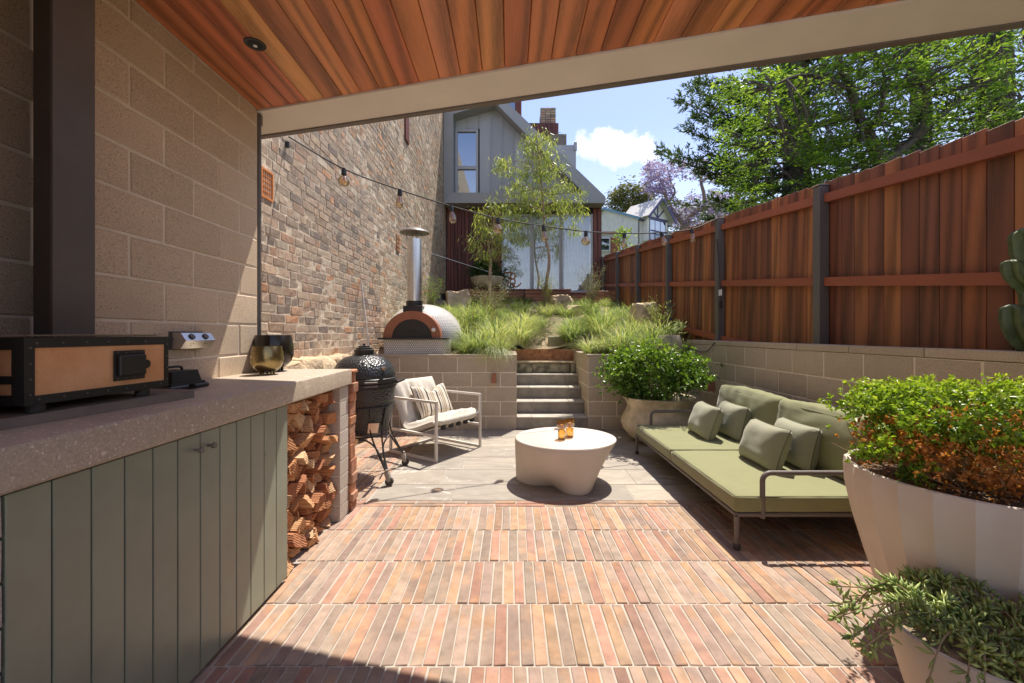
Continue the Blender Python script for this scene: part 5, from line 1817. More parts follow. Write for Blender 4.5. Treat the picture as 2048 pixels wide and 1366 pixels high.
# ------------------------------------------------------------------ boulders
for (u, v0, u1, v1, Y, nm) in ((894, 584, 940, 640, 10.6, 'square-topped tan sandstone boulder behind the pizza oven'), (1105, 592, 1143, 626, 10.9, 'pinkish angular boulder below the bench box'), (1128, 613, 1172, 640, 10.0, 'low rounded tan boulder beside the garden path'), (1264, 609, 1312, 668, 7.7, 'tall tan sandstone boulder leaning near the fence')):
    a, b = P(u, v1, Y), P(u1, v0, Y)
    o = rock('boulder', ((a.x + b.x) / 2, Y, (a.z + b.z) / 2), ((b.x - a.x) * 1.02, (b.x - a.x) * .8, (b.z - a.z) * 1.08), M['sandstone'], None, seed=int(u), n=18, m=12, rough=.3, rz=.3)
    tag(o, nm, 'boulder', 'boulders in the garden bed')

# ------------------------------------------------------------------ wall lights, pole, cables
for (loc, nm, rzz) in (((( 988 - CU) * YW / F, YW, 1.33 - (755 - 667) * YW / F), 'small copper wall light on the garden retaining wall', 0), ((RX, F * RX / (1428 - CU), 1.33 - (771 - 667) * RX / (1428 - CU)), 'small brass wall light on the low wall behind the sofa', R(-90))):
    wl_ = thing('wall_light', nm, 'wall light', loc, rzz)
    MB().box(-.028, .028, -.008, -.0005, -.05, .05).build('plate', M['rust'], wl_)
    mb = MB(); mb.add([(-.035, -.008, -.07), (.035, -.008, -.07), (.035, -.085, -.07), (-.035, -.085, -.07), (-.022, -.008, .06), (.022, -.008, .06), (.022, -.045, .06), (-.022, -.045, .06)], [[0, 1, 2, 3], [4, 5, 6, 7], [0, 1, 5, 4], [1, 2, 6, 5], [2, 3, 7, 6], [3, 0, 4, 7]])
    mb.build('hood', M['copper'], wl_)

pz = MB().tube([(BX + .27, 5.55, 1.10 - .9), (BX + .03, 5.62, 2.02)], .011, 8).build('broom_handle', M['white_frame'], None, 60)
tag(pz, 'thin pale pole leaning on the old brick wall beside the oven', 'pole')

# string lights
a, b = Vector((BX + .02, 3.80, 3.09)), Vector((2.80, 5.75, 2.885))
bul_px = [(688, 338), (800, 380), (902, 412), (996, 437), (1087, 452), (1172, 463), (1249, 467), (1322, 465), (1383, 458)]
def on_line(u, v):
    k = (u - CU) / F
    # plan point on the line a-b seen at column u
    t_ = (k * a.y - a.x) / ((b.x - a.x) - k * (b.y - a.y))
    y = a.y + t_ * (b.y - a.y)
    return P(u, v, y)
cpts = [a] + [on_line(575, 282)] * 0 + [on_line(*q) for q in bul_px] + [b]
sl = thing('string_lights', 'string of clear amber festoon bulbs hung from the brick wall to the fence', 'string lights', (0, 0, 0))
MB().tube(bez(cpts, 6), .0068, 6).build('cable', M['rubber'], sl, 60)
q0 = on_line(575, 284)
MB().tube([q0, q0 + Vector((0, 0, -.05))], .017, 12).build('socket', M['iron'], sl, 60)
for k, q in enumerate(cpts[1:-1]):
    T_ = Matrix.Translation(q) @ Matrix.Rotation(random.uniform(-.15, .15), 4, 'Y') @ Matrix.Scale(1.12, 4)
    if k == 7: T_ = Matrix.Translation(q) @ Matrix.Rotation(R(-20), 4, 'Y') @ Matrix.Scale(1.12, 4)
    bu_ = MB()
    if k in (0, 3, 5): prof = [(.001, -.145), (.022, -.143), (.040, -.128), (.047, -.108), (.044, -.088), (.03, -.068), (.016, -.058), (.014, -.045)]
    else: prof = [(.001, -.160), (.018, -.157), (.029, -.143), (.032, -.122), (.029, -.10), (.020, -.07), (.014, -.055), (.013, -.045)]
    bo = MB().lathe(prof, 24, cap0=False).build('bulb', M['bulb'], sl, 180, T_)
    MB().tube([(0, 0, .006), (0, 0, -.012), (0, 0, -.05)], [.015, .020, .021], 12).build('socket', M['iron'], bo, 50)
    fl = MB()
    for j in range(5):
        an = j * 1.256
        fl.tube([(.006 * math.cos(an), .006 * math.sin(an), -.06), (.012 * math.cos(an), .012 * math.sin(an), -.12)], .0012, 5)
    fl.tube([(0, 0, -.045), (0, 0, -.09)], .004, 6)
    fl.build('filament', M['filament'], bo)

# black power lead down the fence
ld = thing('power_lead', 'black power lead with a plug hanging down the fence to the wall', 'cable', (0, 0, 0))
pts_ = [(2.782, 5.72, 2.6), (2.78, 5.66, 2.3), (2.778, 5.62, 1.95), (2.776, 5.60, 1.75), (2.776, 5.58, 1.60), (2.76, 5.56, 1.42), (2.70, 5.5, 1.26), (2.615, 5.45, 1.20), (2.612, 5.62, 1.10), (2.612, 5.9, 1.08), (2.62, 6.1, 1.13)]
MB().tube(bez(pts_, 6), .006, 6).build('lead', M['rubber'], ld, 60)
MB().cbox(2.755, 2.792, 5.575, 5.615, 1.66, 1.76, c=.008).build('plug', M['iron'], ld, fix=False)
MB().box(2.774, 2.777, 5.57, 5.65, 1.83, 1.91).build('tag', M['white_paint'], ld)
# stay wires for the young trees
for (p, q, nm) in ((P(866, 512, 11.0), P(985, 546, 11.2), 'thin stay wire from the brick wall to the smaller sapling'),):
    o = MB().tube([(BX + .01, 10.6, p.z), q], .005, 5).build('stay_wire', M['chrome'], None, 60)
    tag(o, nm, 'wire')
# ------------------------------------------------------------------ planting
def ball_points(n, r, c, shell=.55, squash=1.0):
    d = unit(rng.normal(size=(n, 3)))
    q = (shell + (1 - shell) * rng.random(n) ** .6)[:, None]
    p = d * q * np.asarray(r)
    return p + np.asarray(c), d


def shrub(par, c, r, n, L, W, mat, stems=14, base=None, lump=.28, stem_mat=None, tip=.5, clusters=60, name='foliage', zmin=None):
    """leaf whorls on short twigs spread over lumpy clusters"""
    cl, cd = ball_points(clusters, np.asarray(r) * .86, c, .72)
    k = rng.integers(0, clusters, n)
    sz = np.asarray(r) * lump
    off = rng.normal(size=(n, 3)) * sz * .55
    pos = cl[k] + off
    nw = n // 5
    wp = pos[:nw]                                    # twig tips carry rosettes of 5 leaves
    pos = np.repeat(wp, 5, 0)
    outd = unit(wp - np.asarray(c) + np.array([0, 0, .25 * r[2]]))
    d = unit(np.repeat(outd, 5, 0) * .55 + rng.normal(size=(nw * 5, 3)) * .75)
    pos = pos + d * L * .1
    if zmin is not None:
        m = pos[:, 2] > zmin
        pos, d = pos[m], d[m]
    hgt = (pos[:, 2] - (c[2] - r[2])) / (2 * r[2])
    rad = np.linalg.norm((pos - np.asarray(c)) / np.asarray(r), axis=1)
    rn = np.clip(.12 + .5 * rng.random(len(pos)) + tip * .7 * (rad - .75) + tip * .5 * (hgt - .5), 0, 1)
    LL = L * rng.uniform(.65, 1.25, len(pos))
    o = ob(name, leaves(name, pos, d, LL, LL * W, rn, mat), par)
    if stems:
        mb = MB()
        for i in range(stems):
            e = cl[rng.integers(0, clusters)]
            b = Vector(base) + Vector((rng.normal() * r[0] * .12, rng.normal() * r[1] * .12, 0))
            m1 = b.lerp(Vector(e), .5) + Vector(rng.normal(size=3)) * r[0] * .12
            mb.tube(bez([b, m1, Vector(e)], 4), list(np.linspace(.011, .003, 9)) if r[0] > .3 else list(np.linspace(.006, .0015, 9)), 5)
        mb.build('stems', stem_mat or M['twig'], par, 60)
    return o


# shrub in the urn
shrub(ur, (-.02, 0, .85), (.61, .52, .34), 12500, .052, .5, M['lf_shrub'], 22, (0, 0, .48), .3, M['bark_far'], .6, 80)
# box shrub in the fluted planter: fresh tips above, dead russet leaves below
shrub(fp, (.0, .02, .985), (.48, .40, .15), 16000, .022, .55, M['lf_box'], 0, None, .26, None, .9, 120, 'foliage')
shrub(fp, (-.40, -.02, .80), (.10, .14, .10), 800, .022, .55, M['lf_box'], 0, None, .3, None, .8, 14, 'foliage')
shrub(fp, (.06, -.02, .86), (.48, .42, .16), 12500, .021, .55, M['lf_dead'], 46, (0, 0, .69), .22, M['twig'], .2, 110, 'dead_leaves', .70)
mb = MB()
for i in range(150):
    a = rng.uniform(0, 2 * math.pi); r_ = rng.uniform(.05, .4)
    b = Vector((r_ * .35 * math.cos(a), r_ * .35 * math.sin(a), .69))
    e = Vector((r_ * 1.12 * math.cos(a) + rng.normal() * .05, r_ * 1.05 * math.sin(a) + rng.normal() * .05, rng.uniform(.76, .98)))
    mid = b.lerp(e, .5) + Vector((rng.normal() * .035, rng.normal() * .035, rng.normal() * .02))
    mb.tube(bez([b, mid, e], 3), [.0045, .004, .0035, .003, .0025, .0018, .0012], 4)
mb.build('twigs', M['twig'], fp, 60)
# litter of dead leaves over the soil
n = 900
a = rng.uniform(0, 2 * math.pi, n); q = .40 * np.sqrt(rng.random(n))
lp = np.stack([q * np.cos(a), q * np.sin(a), np.full(n, .685) + rng.random(n) * .03], 1)
ob('leaf_litter', leaves('leaf_litter', lp, rng.normal(size=(n, 3)) * [1, 1, .3], .02, .011, rng.random(n), M['lf_dead']), fp)

# trailing succulents
mb = MB()
P_, D_, Ln, Wn, Rn = [], [], [], [], []
for i in range(74):
    a = rng.uniform(0, 2 * math.pi); r0 = .19 * math.sqrt(rng.random())
    b = np.array([r0 * math.cos(a), r0 * math.sin(a), .355])
    over = rng.random() < .42
    oa = a + rng.normal() * .3
    if over:
        ln = rng.uniform(.16, .34)
        e1 = np.array([.25 * math.cos(oa), .25 * math.sin(oa), .40 + rng.random() * .03])
        e2 = np.array([(.25 + ln * .42) * math.cos(oa), (.25 + ln * .42) * math.sin(oa), .37 - ln * rng.uniform(.0, .5)])
        pts_ = bez([b, (b + e1) / 2 + [0, 0, .04], e1, e2], 5)
    else:
        e = b + np.array([rng.normal() * .06, rng.normal() * .06, rng.uniform(.03, .085)])
        pts_ = bez([b, (b + e) / 2 + [rng.normal() * .02, rng.normal() * .02, .0], e], 5)
    mb.tube(pts_, .0024, 5)
    for j in range(2, len(pts_)):
        tg = np.array((pts_[j] - pts_[j - 1]).normalized())
        for k in range(3 if j < len(pts_) - 1 else 6):
            dv = tg * .5 + rng.normal(size=3) * .75 + np.array([0, 0, .35])
            P_.append(np.array(pts_[j])); D_.append(dv)
            l = rng.uniform(.032, .056) * (.8 if j == len(pts_) - 1 else 1)
            Ln.append(l); Wn.append(rng.uniform(.009, .014)); Rn.append(np.clip(rng.normal(.5, .25), 0, 1))
mb.build('stems', M['twig'], tr, 60)
ob('foliage', spindles('foliage', np.array(P_), np.array(D_), np.array(Ln), np.array(Wn), np.array(Rn), M['succ']), tr)

# spiky succulent in the cement pot
n = 130
a = rng.uniform(0, 2 * math.pi, n); q = .10 * np.sqrt(rng.random(n))
ps = np.stack([q * np.cos(a) + rng.choice([-.04, .0, .07], n), q * np.sin(a), np.full(n, .25) + rng.random(n) * .1], 1)
ob('foliage', spindles('foliage', ps, unit(np.stack([np.cos(a), np.sin(a), rng.uniform(.2, 1.6, n)], 1)), rng.uniform(.06, .13, n), np.full(n, .012), rng.random(n), M['succ']), sp)
MB().tube(bez([(.05, 0, .24), (.1, 0, .32), (.15, 0, .40)], 4), .012, 6).build('stem', M['twig'], sp, 60)
n = 60; a = rng.uniform(0, 2 * math.pi, n)
ob('rosette', spindles('rosette', np.tile([.15, 0, .40], (n, 1)) + rng.normal(size=(n, 3)) * .02, np.stack([np.cos(a), np.sin(a), rng.uniform(-.2, 1.4, n)], 1), rng.uniform(.05, .10, n), np.full(n, .013), rng.random(n), M['succ']), sp)
# bush in the bowl planter
shrub(bp, (0, 0, .42), (.52, .42, .30), 2600, .12, .3, M['lf_conifer'], 8, (0, 0, .24), .3, None, .3, 40)

# cactus on the soil strip
cc = thing('cactus', 'dark ribbed branching cactus beside the fence at the low wall', 'cactus', (2.845, 2.28, 1.216))
def cactus_arm(pts_, r, name):
    pts_ = bez(pts_, 7)
    N = len(pts_)
    nr = 5; n_ = nr * 6
    vs, fs = [], []
    tg0 = None
    for i, p in enumerate(pts_):
        tg = (pts_[min(i + 1, N - 1)] - pts_[max(i - 1, 0)]).normalized()
        x = tg.cross(Vector((0, 1, .1))).normalized(); y = tg.cross(x)
        s = i / (N - 1)
        rr = r * (1 - max(0, (s - .82) / .18) ** 2) ** .5 if s < .999 else .004
        for k in range(n_):
            a = 2 * math.pi * k / n_
            f = .45 + .55 * abs(math.cos(a * nr / 2)) ** 2.6
            f *= 1 + .10 * max(0, math.sin(i * 2.1)) * (f > .9)
            vs.append(p + (x * math.cos(a) + y * math.sin(a)) * rr * f)
    for i in range(N - 1):
        for k in range(n_):
            a, b = i * n_ + k, i * n_ + (k + 1) % n_
            fs.append([a, b, b + n_, a + n_])
    fs.append(list(range(n_))[::-1]); fs.append([(N - 1) * n_ + k for k in range(n_)])
    MB().add(vs, fs).build(name, M['cactus'], cc, 50)
cactus_arm([(-.03, 0, -.02), (-.02, 0, .25), (-.06, 0, .5), (-.10, 0, .68)], .066, 'stem')
cactus_arm([(.0, -.02, .02), (-.12, -.03, .06), (-.19, -.04, .16), (-.20, -.04, .27)], .052, 'arm')
cactus_arm([(.05, .02, .1), (-.05, .04, .12), (-.10, .04, .18), (-.10, .03, .26)], .05, 'arm')
cactus_arm([(-.02, 0, .33), (-.12, 0, .40), (-.15, 0, .45), (-.155, 0, .51)], .045, 'arm')

# ---- grass tussocks
def tussock_mesh(n, h, spread, w, hue):
    a = rng.uniform(0, 2 * math.pi, n); q = spread * .28 * np.sqrt(rng.random(n))
    root = np.stack([q * np.cos(a), q * np.sin(a), np.zeros(n) - .02], 1)
    d = np.stack([np.cos(a) * rng.uniform(.1, .8, n), np.sin(a) * rng.uniform(.1, .8, n), np.ones(n)], 1) + rng.normal(size=(n, 3)) * .12
    return blades('tussock', root, d, h * rng.uniform(.65, 1.25, n), w, rng.uniform(.55, 1.5, n), np.clip(rng.normal(hue, .28, n), 0, 1), M['grass'], 6)
lib_g = [tussock_mesh(380, .58, .5, .0085, hu) for hu in (.15, .35, .5, .3)]
lib_low = [tussock_mesh(340, .42, .45, .008, hu) for hu in (.3, .5)]
spots = []
def try_spot(x, y, m):
    if all((x - p[0]) ** 2 + (y - p[1]) ** 2 > m * m for p in spots): spots.append((x, y)); return True
rr = random.Random(5)
# a row along the retaining wall, then the slope
for x in (-.62, -.42, -.15, 1.22, 1.45, 1.72, 2.0): try_spot(x, 6.2 + rr.uniform(-.03, .1), .1)
for k in range(6):
    yy = 7.45 + k * .32
    px_ = .62 + max(0, yy - 8.0) * .45
    try_spot(px_ - .47 + rr.uniform(-.04, .04), yy, .1); try_spot(px_ + .47 + rr.uniform(-.04, .04), yy, .1)
tries = 0
while len(spots) < 92 and tries < 6000:
    tries += 1
    x, y = rr.uniform(-1.9, 2.7), 6.3 + 5.6 * rr.random() ** 1.3
    if x < -.72 and y < 7.5: continue                       # oven
    if -.08 < x < 1.25 and y < 7.42: continue              # steps
    pathx = .62 + max(0, y - 8.0) * .45
    if abs(x - pathx) < .38 and y < 9.6: continue
    if y > 9.7 and rr.random() < .6: continue
    try_spot(x, y, .34)
for k, (x, y) in enumerate(spots):
    front = y < 6.5
    me = rr.choice(lib_low if (front and rr.random() < .4) else lib_g)
    o = ob('grass_tussock', me, None, Matrix.Translation((x, y, gz(x, y))) @ Matrix.Rotation(rr.uniform(0, 6.28), 4, 'Z') @ Matrix.Scale(rr.uniform(.75, 1.1) * (1 if y < 8.5 else .85 if y < 10 else .62), 4))
    px_ = .62 + max(0, y - 8.0) * .45
    if y < 6.6: lb = 'arching green grass tussock along the top of the garden retaining wall'
    elif 7.3 < y < 9.2 and abs(x - px_) < .62: lb = 'arching green grass tussock at the edge of the mulched garden path'
    elif x > 2.1: lb = 'arching green grass tussock at the foot of the timber fence'
    elif x < -1.2: lb = 'arching green grass tussock between the oven and the old brick wall'
    elif y > 10.2: lb = 'arching green grass tussock below the timber bench boxes'
    elif x > px_: lb = 'arching green grass tussock on the slope between the path and the fence'
    else: lb = 'arching green grass tussock on the slope between the oven and the path'
    tag(o, lb, 'grass tussock', 'grass tussocks in the garden bed')
# one that spills over the wall
n = 200
root = np.stack([rng.uniform(-.14, .05, n), np.zeros(n), np.zeros(n)], 1)
d = np.stack([rng.normal(0, .35, n), -rng.uniform(.6, 1.1, n), rng.uniform(.5, 1.2, n)], 1)
o = ob('trailing_tussock', blades('trailing_tussock', root, d, rng.uniform(.3, .62, n), .006, rng.uniform(1.0, 1.8, n), np.clip(rng.normal(.5, .2, n), 0, 1), M['grass'], 8), None, Matrix.Translation((-.17, 6.12, 1.04)))
tag(o, 'grass tussock trailing down over the retaining wall above the copper light', 'grass tussock')

# wispy shrubs and seed-heads
def wispy(name, x, y, h, r, n, mat, label, L=.035, W=.28, stems=26, cat='shrub'):
    t_ = thing(name, label, cat, (x, y, gz(x, y)))
    mb = MB(); P_, D_ = [], []
    for i in range(stems):
        a = rng.uniform(0, 6.28)
        e = Vector((r * math.cos(a) * rng.uniform(.3, 1), r * math.sin(a) * rng.uniform(.3, 1), h * rng.uniform(.6, 1.05)))
        pts_ = bez([(0, 0, -.02), (e.x * .25, e.y * .25, e.z * .55), e], 6)
        mb.tube(pts_, list(np.linspace(.006, .0015, len(pts_))), 4)
        for j in range(n // stems):
            s = rng.uniform(.35, 1) * (len(pts_) - 1)
            p = pts_[int(s)]
            P_.append(np.array(p) + rng.normal(size=3) * r * .10); D_.append(rng.normal(size=3) + [0, 0, .3])
    mb.build('stems', M['twig'], t_, 60)
    l = L * rng.uniform(.6, 1.4, len(P_))
    ob('foliage', leaves('foliage', np.array(P_), np.array(D_), l, l * W, rng.random(len(P_)), mat), t_)
    return t_
wispy('wispy_shrub', -.38, 8.3, .95, .55, 2600, M['lf_grey'], 'wispy grey-green shrub among the grasses behind the oven')
wispy('wispy_shrub', -.62, 7.5, .62, .4, 1500, M['lf_bright'], 'fresh green shrub beside the pizza oven dome')
wispy('wispy_shrub', -1.75, 9.4, .9, .35, 1100, M['lf_bright'], 'thin green shrub in the corner by the old brick wall')
wispy('wispy_shrub', 1.85, 9.6, 1.15, .45, 2000, M['lf_grey'], 'tall feathery pale seed-headed shrub near the stool', .03, .35)
wispy('wispy_shrub', .95, 11.2, .95, .4, 1500, M['lf_gum'], 'bushy yellow-green shrub at the foot of the taller sapling')
wispy('wispy_shrub', 2.45, 7.0, .7, .3, 900, M['lf_gum'], 'yellow-green shrub beside the leaning boulder')
wispy('wispy_shrub', 1.55, 8.1, .55, .4, 1300, M['lf_bright'], 'low green shrub at the edge of the garden path')

# ---- young gum trees
def sapling(x, y, trunk_px, Y, crown, label, n, seed, drop=.5):
    r2 = np.random.default_rng(seed)
    pts_ = [Vector((x, y, gz(x, y) - .05))] + [P(u, v, Y) for (u, v) in trunk_px]
    o_ = pts_[0].copy()
    t_ = thing('gum_sapling', label, 'tree', o_)
    loc = [p - o_ for p in pts_]
    path = bez(loc, 6)
    mb = MB().tube(path, list(np.linspace(.05, .012, len(path))), 10)
    P_, D_ = [], []
    for (u, v, ru, rv, k) in crown:
        c = P(u, v, Y) - o_
        rx, rz_ = ru * Y / F, rv * Y / F
        j = min(range(len(path)), key=lambda i: (path[i] - Vector((path[i].x, path[i].y, c.z - rz_ * .6))).length + .3 * abs(path[i].x - c.x))
        b = path[j]
        c = c + Vector((0, r2.normal() * rx * .6, 0))
        mid = b.lerp(c, .5) + Vector((0, 0, rz_ * .25))
        mb.tube(bez([b, mid, c], 5), list(np.linspace(.016, .004, 11)), 5)
        for i in range(int(k * 1.4)):
            e = c + Vector((r2.normal() * rx * .5, r2.normal() * rx * .5, r2.normal() * rz_ * .5))
            if r2.random() < .22: mb.tube([c, c.lerp(e, .5) + Vector((0, 0, .04)), e], [.004, .003, .0015], 4)
            for q in range(7):
                s = r2.random()
                P_.append(np.array(e) + r2.normal(size=3) * .07 - np.array([0, 0, .05 * s])); D_.append(np.array([r2.normal() * .6, r2.normal() * .6, -drop - r2.random() * .7]))
    mb.build('trunk', M['bark_pale'], t_, 60)
    l = .15 * r2.uniform(.6, 1.3, len(P_))
    ob('crown', leaves('crown', np.array(P_), np.array(D_), l, l * .14, np.clip(r2.normal(.5, .28, len(P_)), 0, 1), M['lf_gum'], fold=.1), t_)
    return t_
p = P(1091, 600, 11.3)
sapling(p.x, 11.3, [(1092, 575), (1098, 530), (1097, 505), (1089, 462), (1087, 420), (1082, 360), (1076, 300), (1074, 262)], 11.3,
        [(1075, 262, 26, 16, 26), (1090, 285, 24, 18, 24), (1062, 282, 18, 14, 16), (1070, 310, 26, 16, 22), (1095, 310, 20, 14, 14), (1045, 345, 34, 14, 26), (1008, 330, 22, 14, 22), (1000, 320, 12, 8, 10), (1075, 345, 30, 18, 30), (1105, 345, 26, 16, 22), (1130, 372, 20, 12, 16), (1060, 375, 32, 18, 34), (1030, 368, 22, 14, 22), (1100, 380, 28, 16, 24),
         (1050, 400, 28, 14, 24), (1085, 405, 32, 14, 26), (1130, 400, 26, 12, 20), (1152, 425, 22, 14, 18), (1120, 425, 26, 14, 18), (1035, 410, 22, 12, 16), (1145, 455, 18, 14, 12), (1105, 450, 22, 14, 14), (1160, 388, 12, 8, 8)],
        'taller young gum tree with light green drooping leaves in front of the glass doors', 0, 3)
p = P(980, 600, 10.8)
sapling(p.x, 10.8, [(980, 575), (980, 545), (981, 515), (978, 490), (985, 455), (992, 425)], 10.8,
        [(990, 415, 24, 12, 18), (968, 428, 20, 12, 16), (1015, 425, 22, 14, 16), (1000, 445, 26, 14, 20), (962, 452, 16, 10, 12), (950, 478, 18, 10, 14), (985, 475, 24, 12, 18), (1015, 470, 26, 14, 18), (1040, 480, 18, 12, 10), (975, 500, 22, 10, 14), (970, 512, 16, 8, 8), (1030, 445, 18, 10, 10), (1000, 495, 18, 10, 10)],
        'smaller young gum tree in front of the dark red timber cladding', 0, 4)

# ---- big trees beyond the fence
def limb(mb, pts_, r0, r1, n=8, k=5):
    path = bez(pts_, k)
    mb.tube(path, list(np.linspace(r0, r1, len(path))), n)
    return path


def leafy_tree(name, label, base, limbs, spray, mat, bark, n_spray, leaf, wleaf, per=14, seed=1, twigs=.4, rbias=.45):
    """limbs: lists of world points with radii; spray(r2) -> world point of a leafy spray"""
    r2 = np.random.default_rng(seed)
    t_ = thing(name, label, 'tree', base)
    o_ = Vector(base)
    mb = MB()
    nodes = []
    for (pts_, r0, r1) in limbs:
        path = limb(mb, [Vector(p) - o_ for p in pts_], r0, r1, 10 if r0 > .08 else 6)
        nodes += path
    nd = np.array([tuple(p) for p in nodes])
    P_, D_, Rn = [], [], []
    for i in range(n_spray):
        e = Vector(spray(r2)) - o_
        ev = np.array(e)
        if r2.random() < twigs:
            dist = np.linalg.norm(nd - ev, axis=1)
            b = nodes[int(np.argmin(dist))]
            if .15 < dist.min() < 1.5:
                m1 = b.lerp(e, .5) + Vector(r2.normal(size=3)) * dist.min() * .12
                mb.tube(bez([b, m1, e], 4), list(np.linspace(min(.035, .012 + dist.min() * .012), .006, 9)), 4)
        ax = unit(r2.normal(size=3) * [1, 1, .45])
        sd = unit(np.cross(ax, [0, 0, 1]))
        tone = np.clip(r2.normal(rbias, .25), 0, 1)
        for q in range(per):
            s = (q / per)
            P_.append(ev + ax * (s - .3) * leaf * 4 + r2.normal(size=3) * leaf * .25 - np.array([0, 0, .5 * leaf * s * s]))
            D_.append(ax * .45 + sd * (1 if q % 2 else -1) + r2.normal(size=3) * .25)
            Rn.append(np.clip(tone + r2.normal() * .12, 0, 1))
    mb.build('trunk', bark, t_, 60)
    l = leaf * r2.uniform(.6, 1.3, len(P_))
    nrm = unit(np.array([0, 0, 1.0]) + r2.normal(size=(len(P_), 3)) * .45)
    ob('crown', leaves('crown', np.array(P_), np.array(D_), l, l * wleaf, np.array(Rn), mat, nrm=nrm), t_)
    return t_


def in_view_region(boxes):
    """pick a pixel box (u0,u1,v0,v1,Y0,Y1,weight) and return a point in it"""
    w = np.array([b[6] for b in boxes], float); w /= w.sum()
    def f(r2):
        b = boxes[r2.choice(len(boxes), p=w)]
        return P(r2.uniform(b[0], b[1]), r2.uniform(b[2], b[3]), r2.uniform(b[4], b[5]))
    return f


# bright ferny tree with dark forked limbs
Yt = 9.5
tb_ = P(1768, 560, Yt)
limbs = [([tb_, P(1770, 420, Yt), P(1766, 330, Yt), P(1752, 300, Yt), P(1735, 265, Yt)], .16, .11),
         ([P(1735, 265, Yt), P(1712, 225, Yt - .3), P(1700, 170, Yt - .5), P(1680, 130, Yt - .8), P(1670, 60, Yt - 1), P(1660, -40, Yt - 1)], .10, .04),
         ([P(1700, 180, Yt - .5), P(1660, 160, Yt - .8), P(1600, 150, Yt - 1), P(1540, 175, Yt - 1)], .05, .015),
         ([P(1720, 235, Yt - .3), P(1660, 240, Yt), P(1600, 260, Yt + .3), P(1520, 300, Yt + .5)], .05, .015),
         ([P(1762, 325, Yt), P(1790, 310, Yt), P(1830, 280, Yt + .2), P(1880, 235, Yt + .4), P(1960, 170, Yt + .5), P(2060, 110, Yt + .5)], .09, .03),
         ([P(1830, 280, Yt + .2), P(1850, 230, Yt), P(1845, 170, Yt - .2), P(1800, 120, Yt - .2), P(1790, 60, Yt - .3)], .06, .02),
         ([P(1770, 350, Yt), P(1815, 345, Yt + .3), P(1880, 320, Yt + .5), P(1950, 260, Yt + .8), P(2060, 220, Yt + 1)], .06, .02),
         ([P(1735, 265, Yt), P(1760, 220, Yt - .5), P(1770, 160, Yt - .6), P(1750, 100, Yt - .8)], .05, .02),
         ([P(1880, 235, Yt + .4), P(1930, 240, Yt), P(1990, 220, Yt - .3), P(2070, 180, Yt - .5)], .04, .015)]
reg = in_view_region([(1440, 1560, 140, 430, 8.2, 11.5, 3.0), (1560, 1640, 140, 330, 8.2, 11.5, 1.6), (1640, 1800, 60, 330, 8.0, 11.0, 4.0), (1800, 2060, 50, 240, 8.0, 11.0, 3.6), (1600, 1760, 280, 400, 8.5, 11, 1.8), (1860, 2060, 200, 310, 9, 11.5, 1.5), (1440, 2200, -300, 60, 8, 12, 3), (2060, 2400, 0, 300, 8.5, 11.5, 2)])
leafy_tree('feathery_tree', 'bright green feathery-leaved tree with dark forked limbs beyond the fence', (tb_.x, Yt, ground_h(tb_.x, Yt)), [([Vector((tb_.x, Yt, ground_h(tb_.x, Yt) - .1)), tb_], .2, .16)] + limbs, reg, M['lf_bright'], M['bark'], 1500, .12, .34, 15, 21, .5)

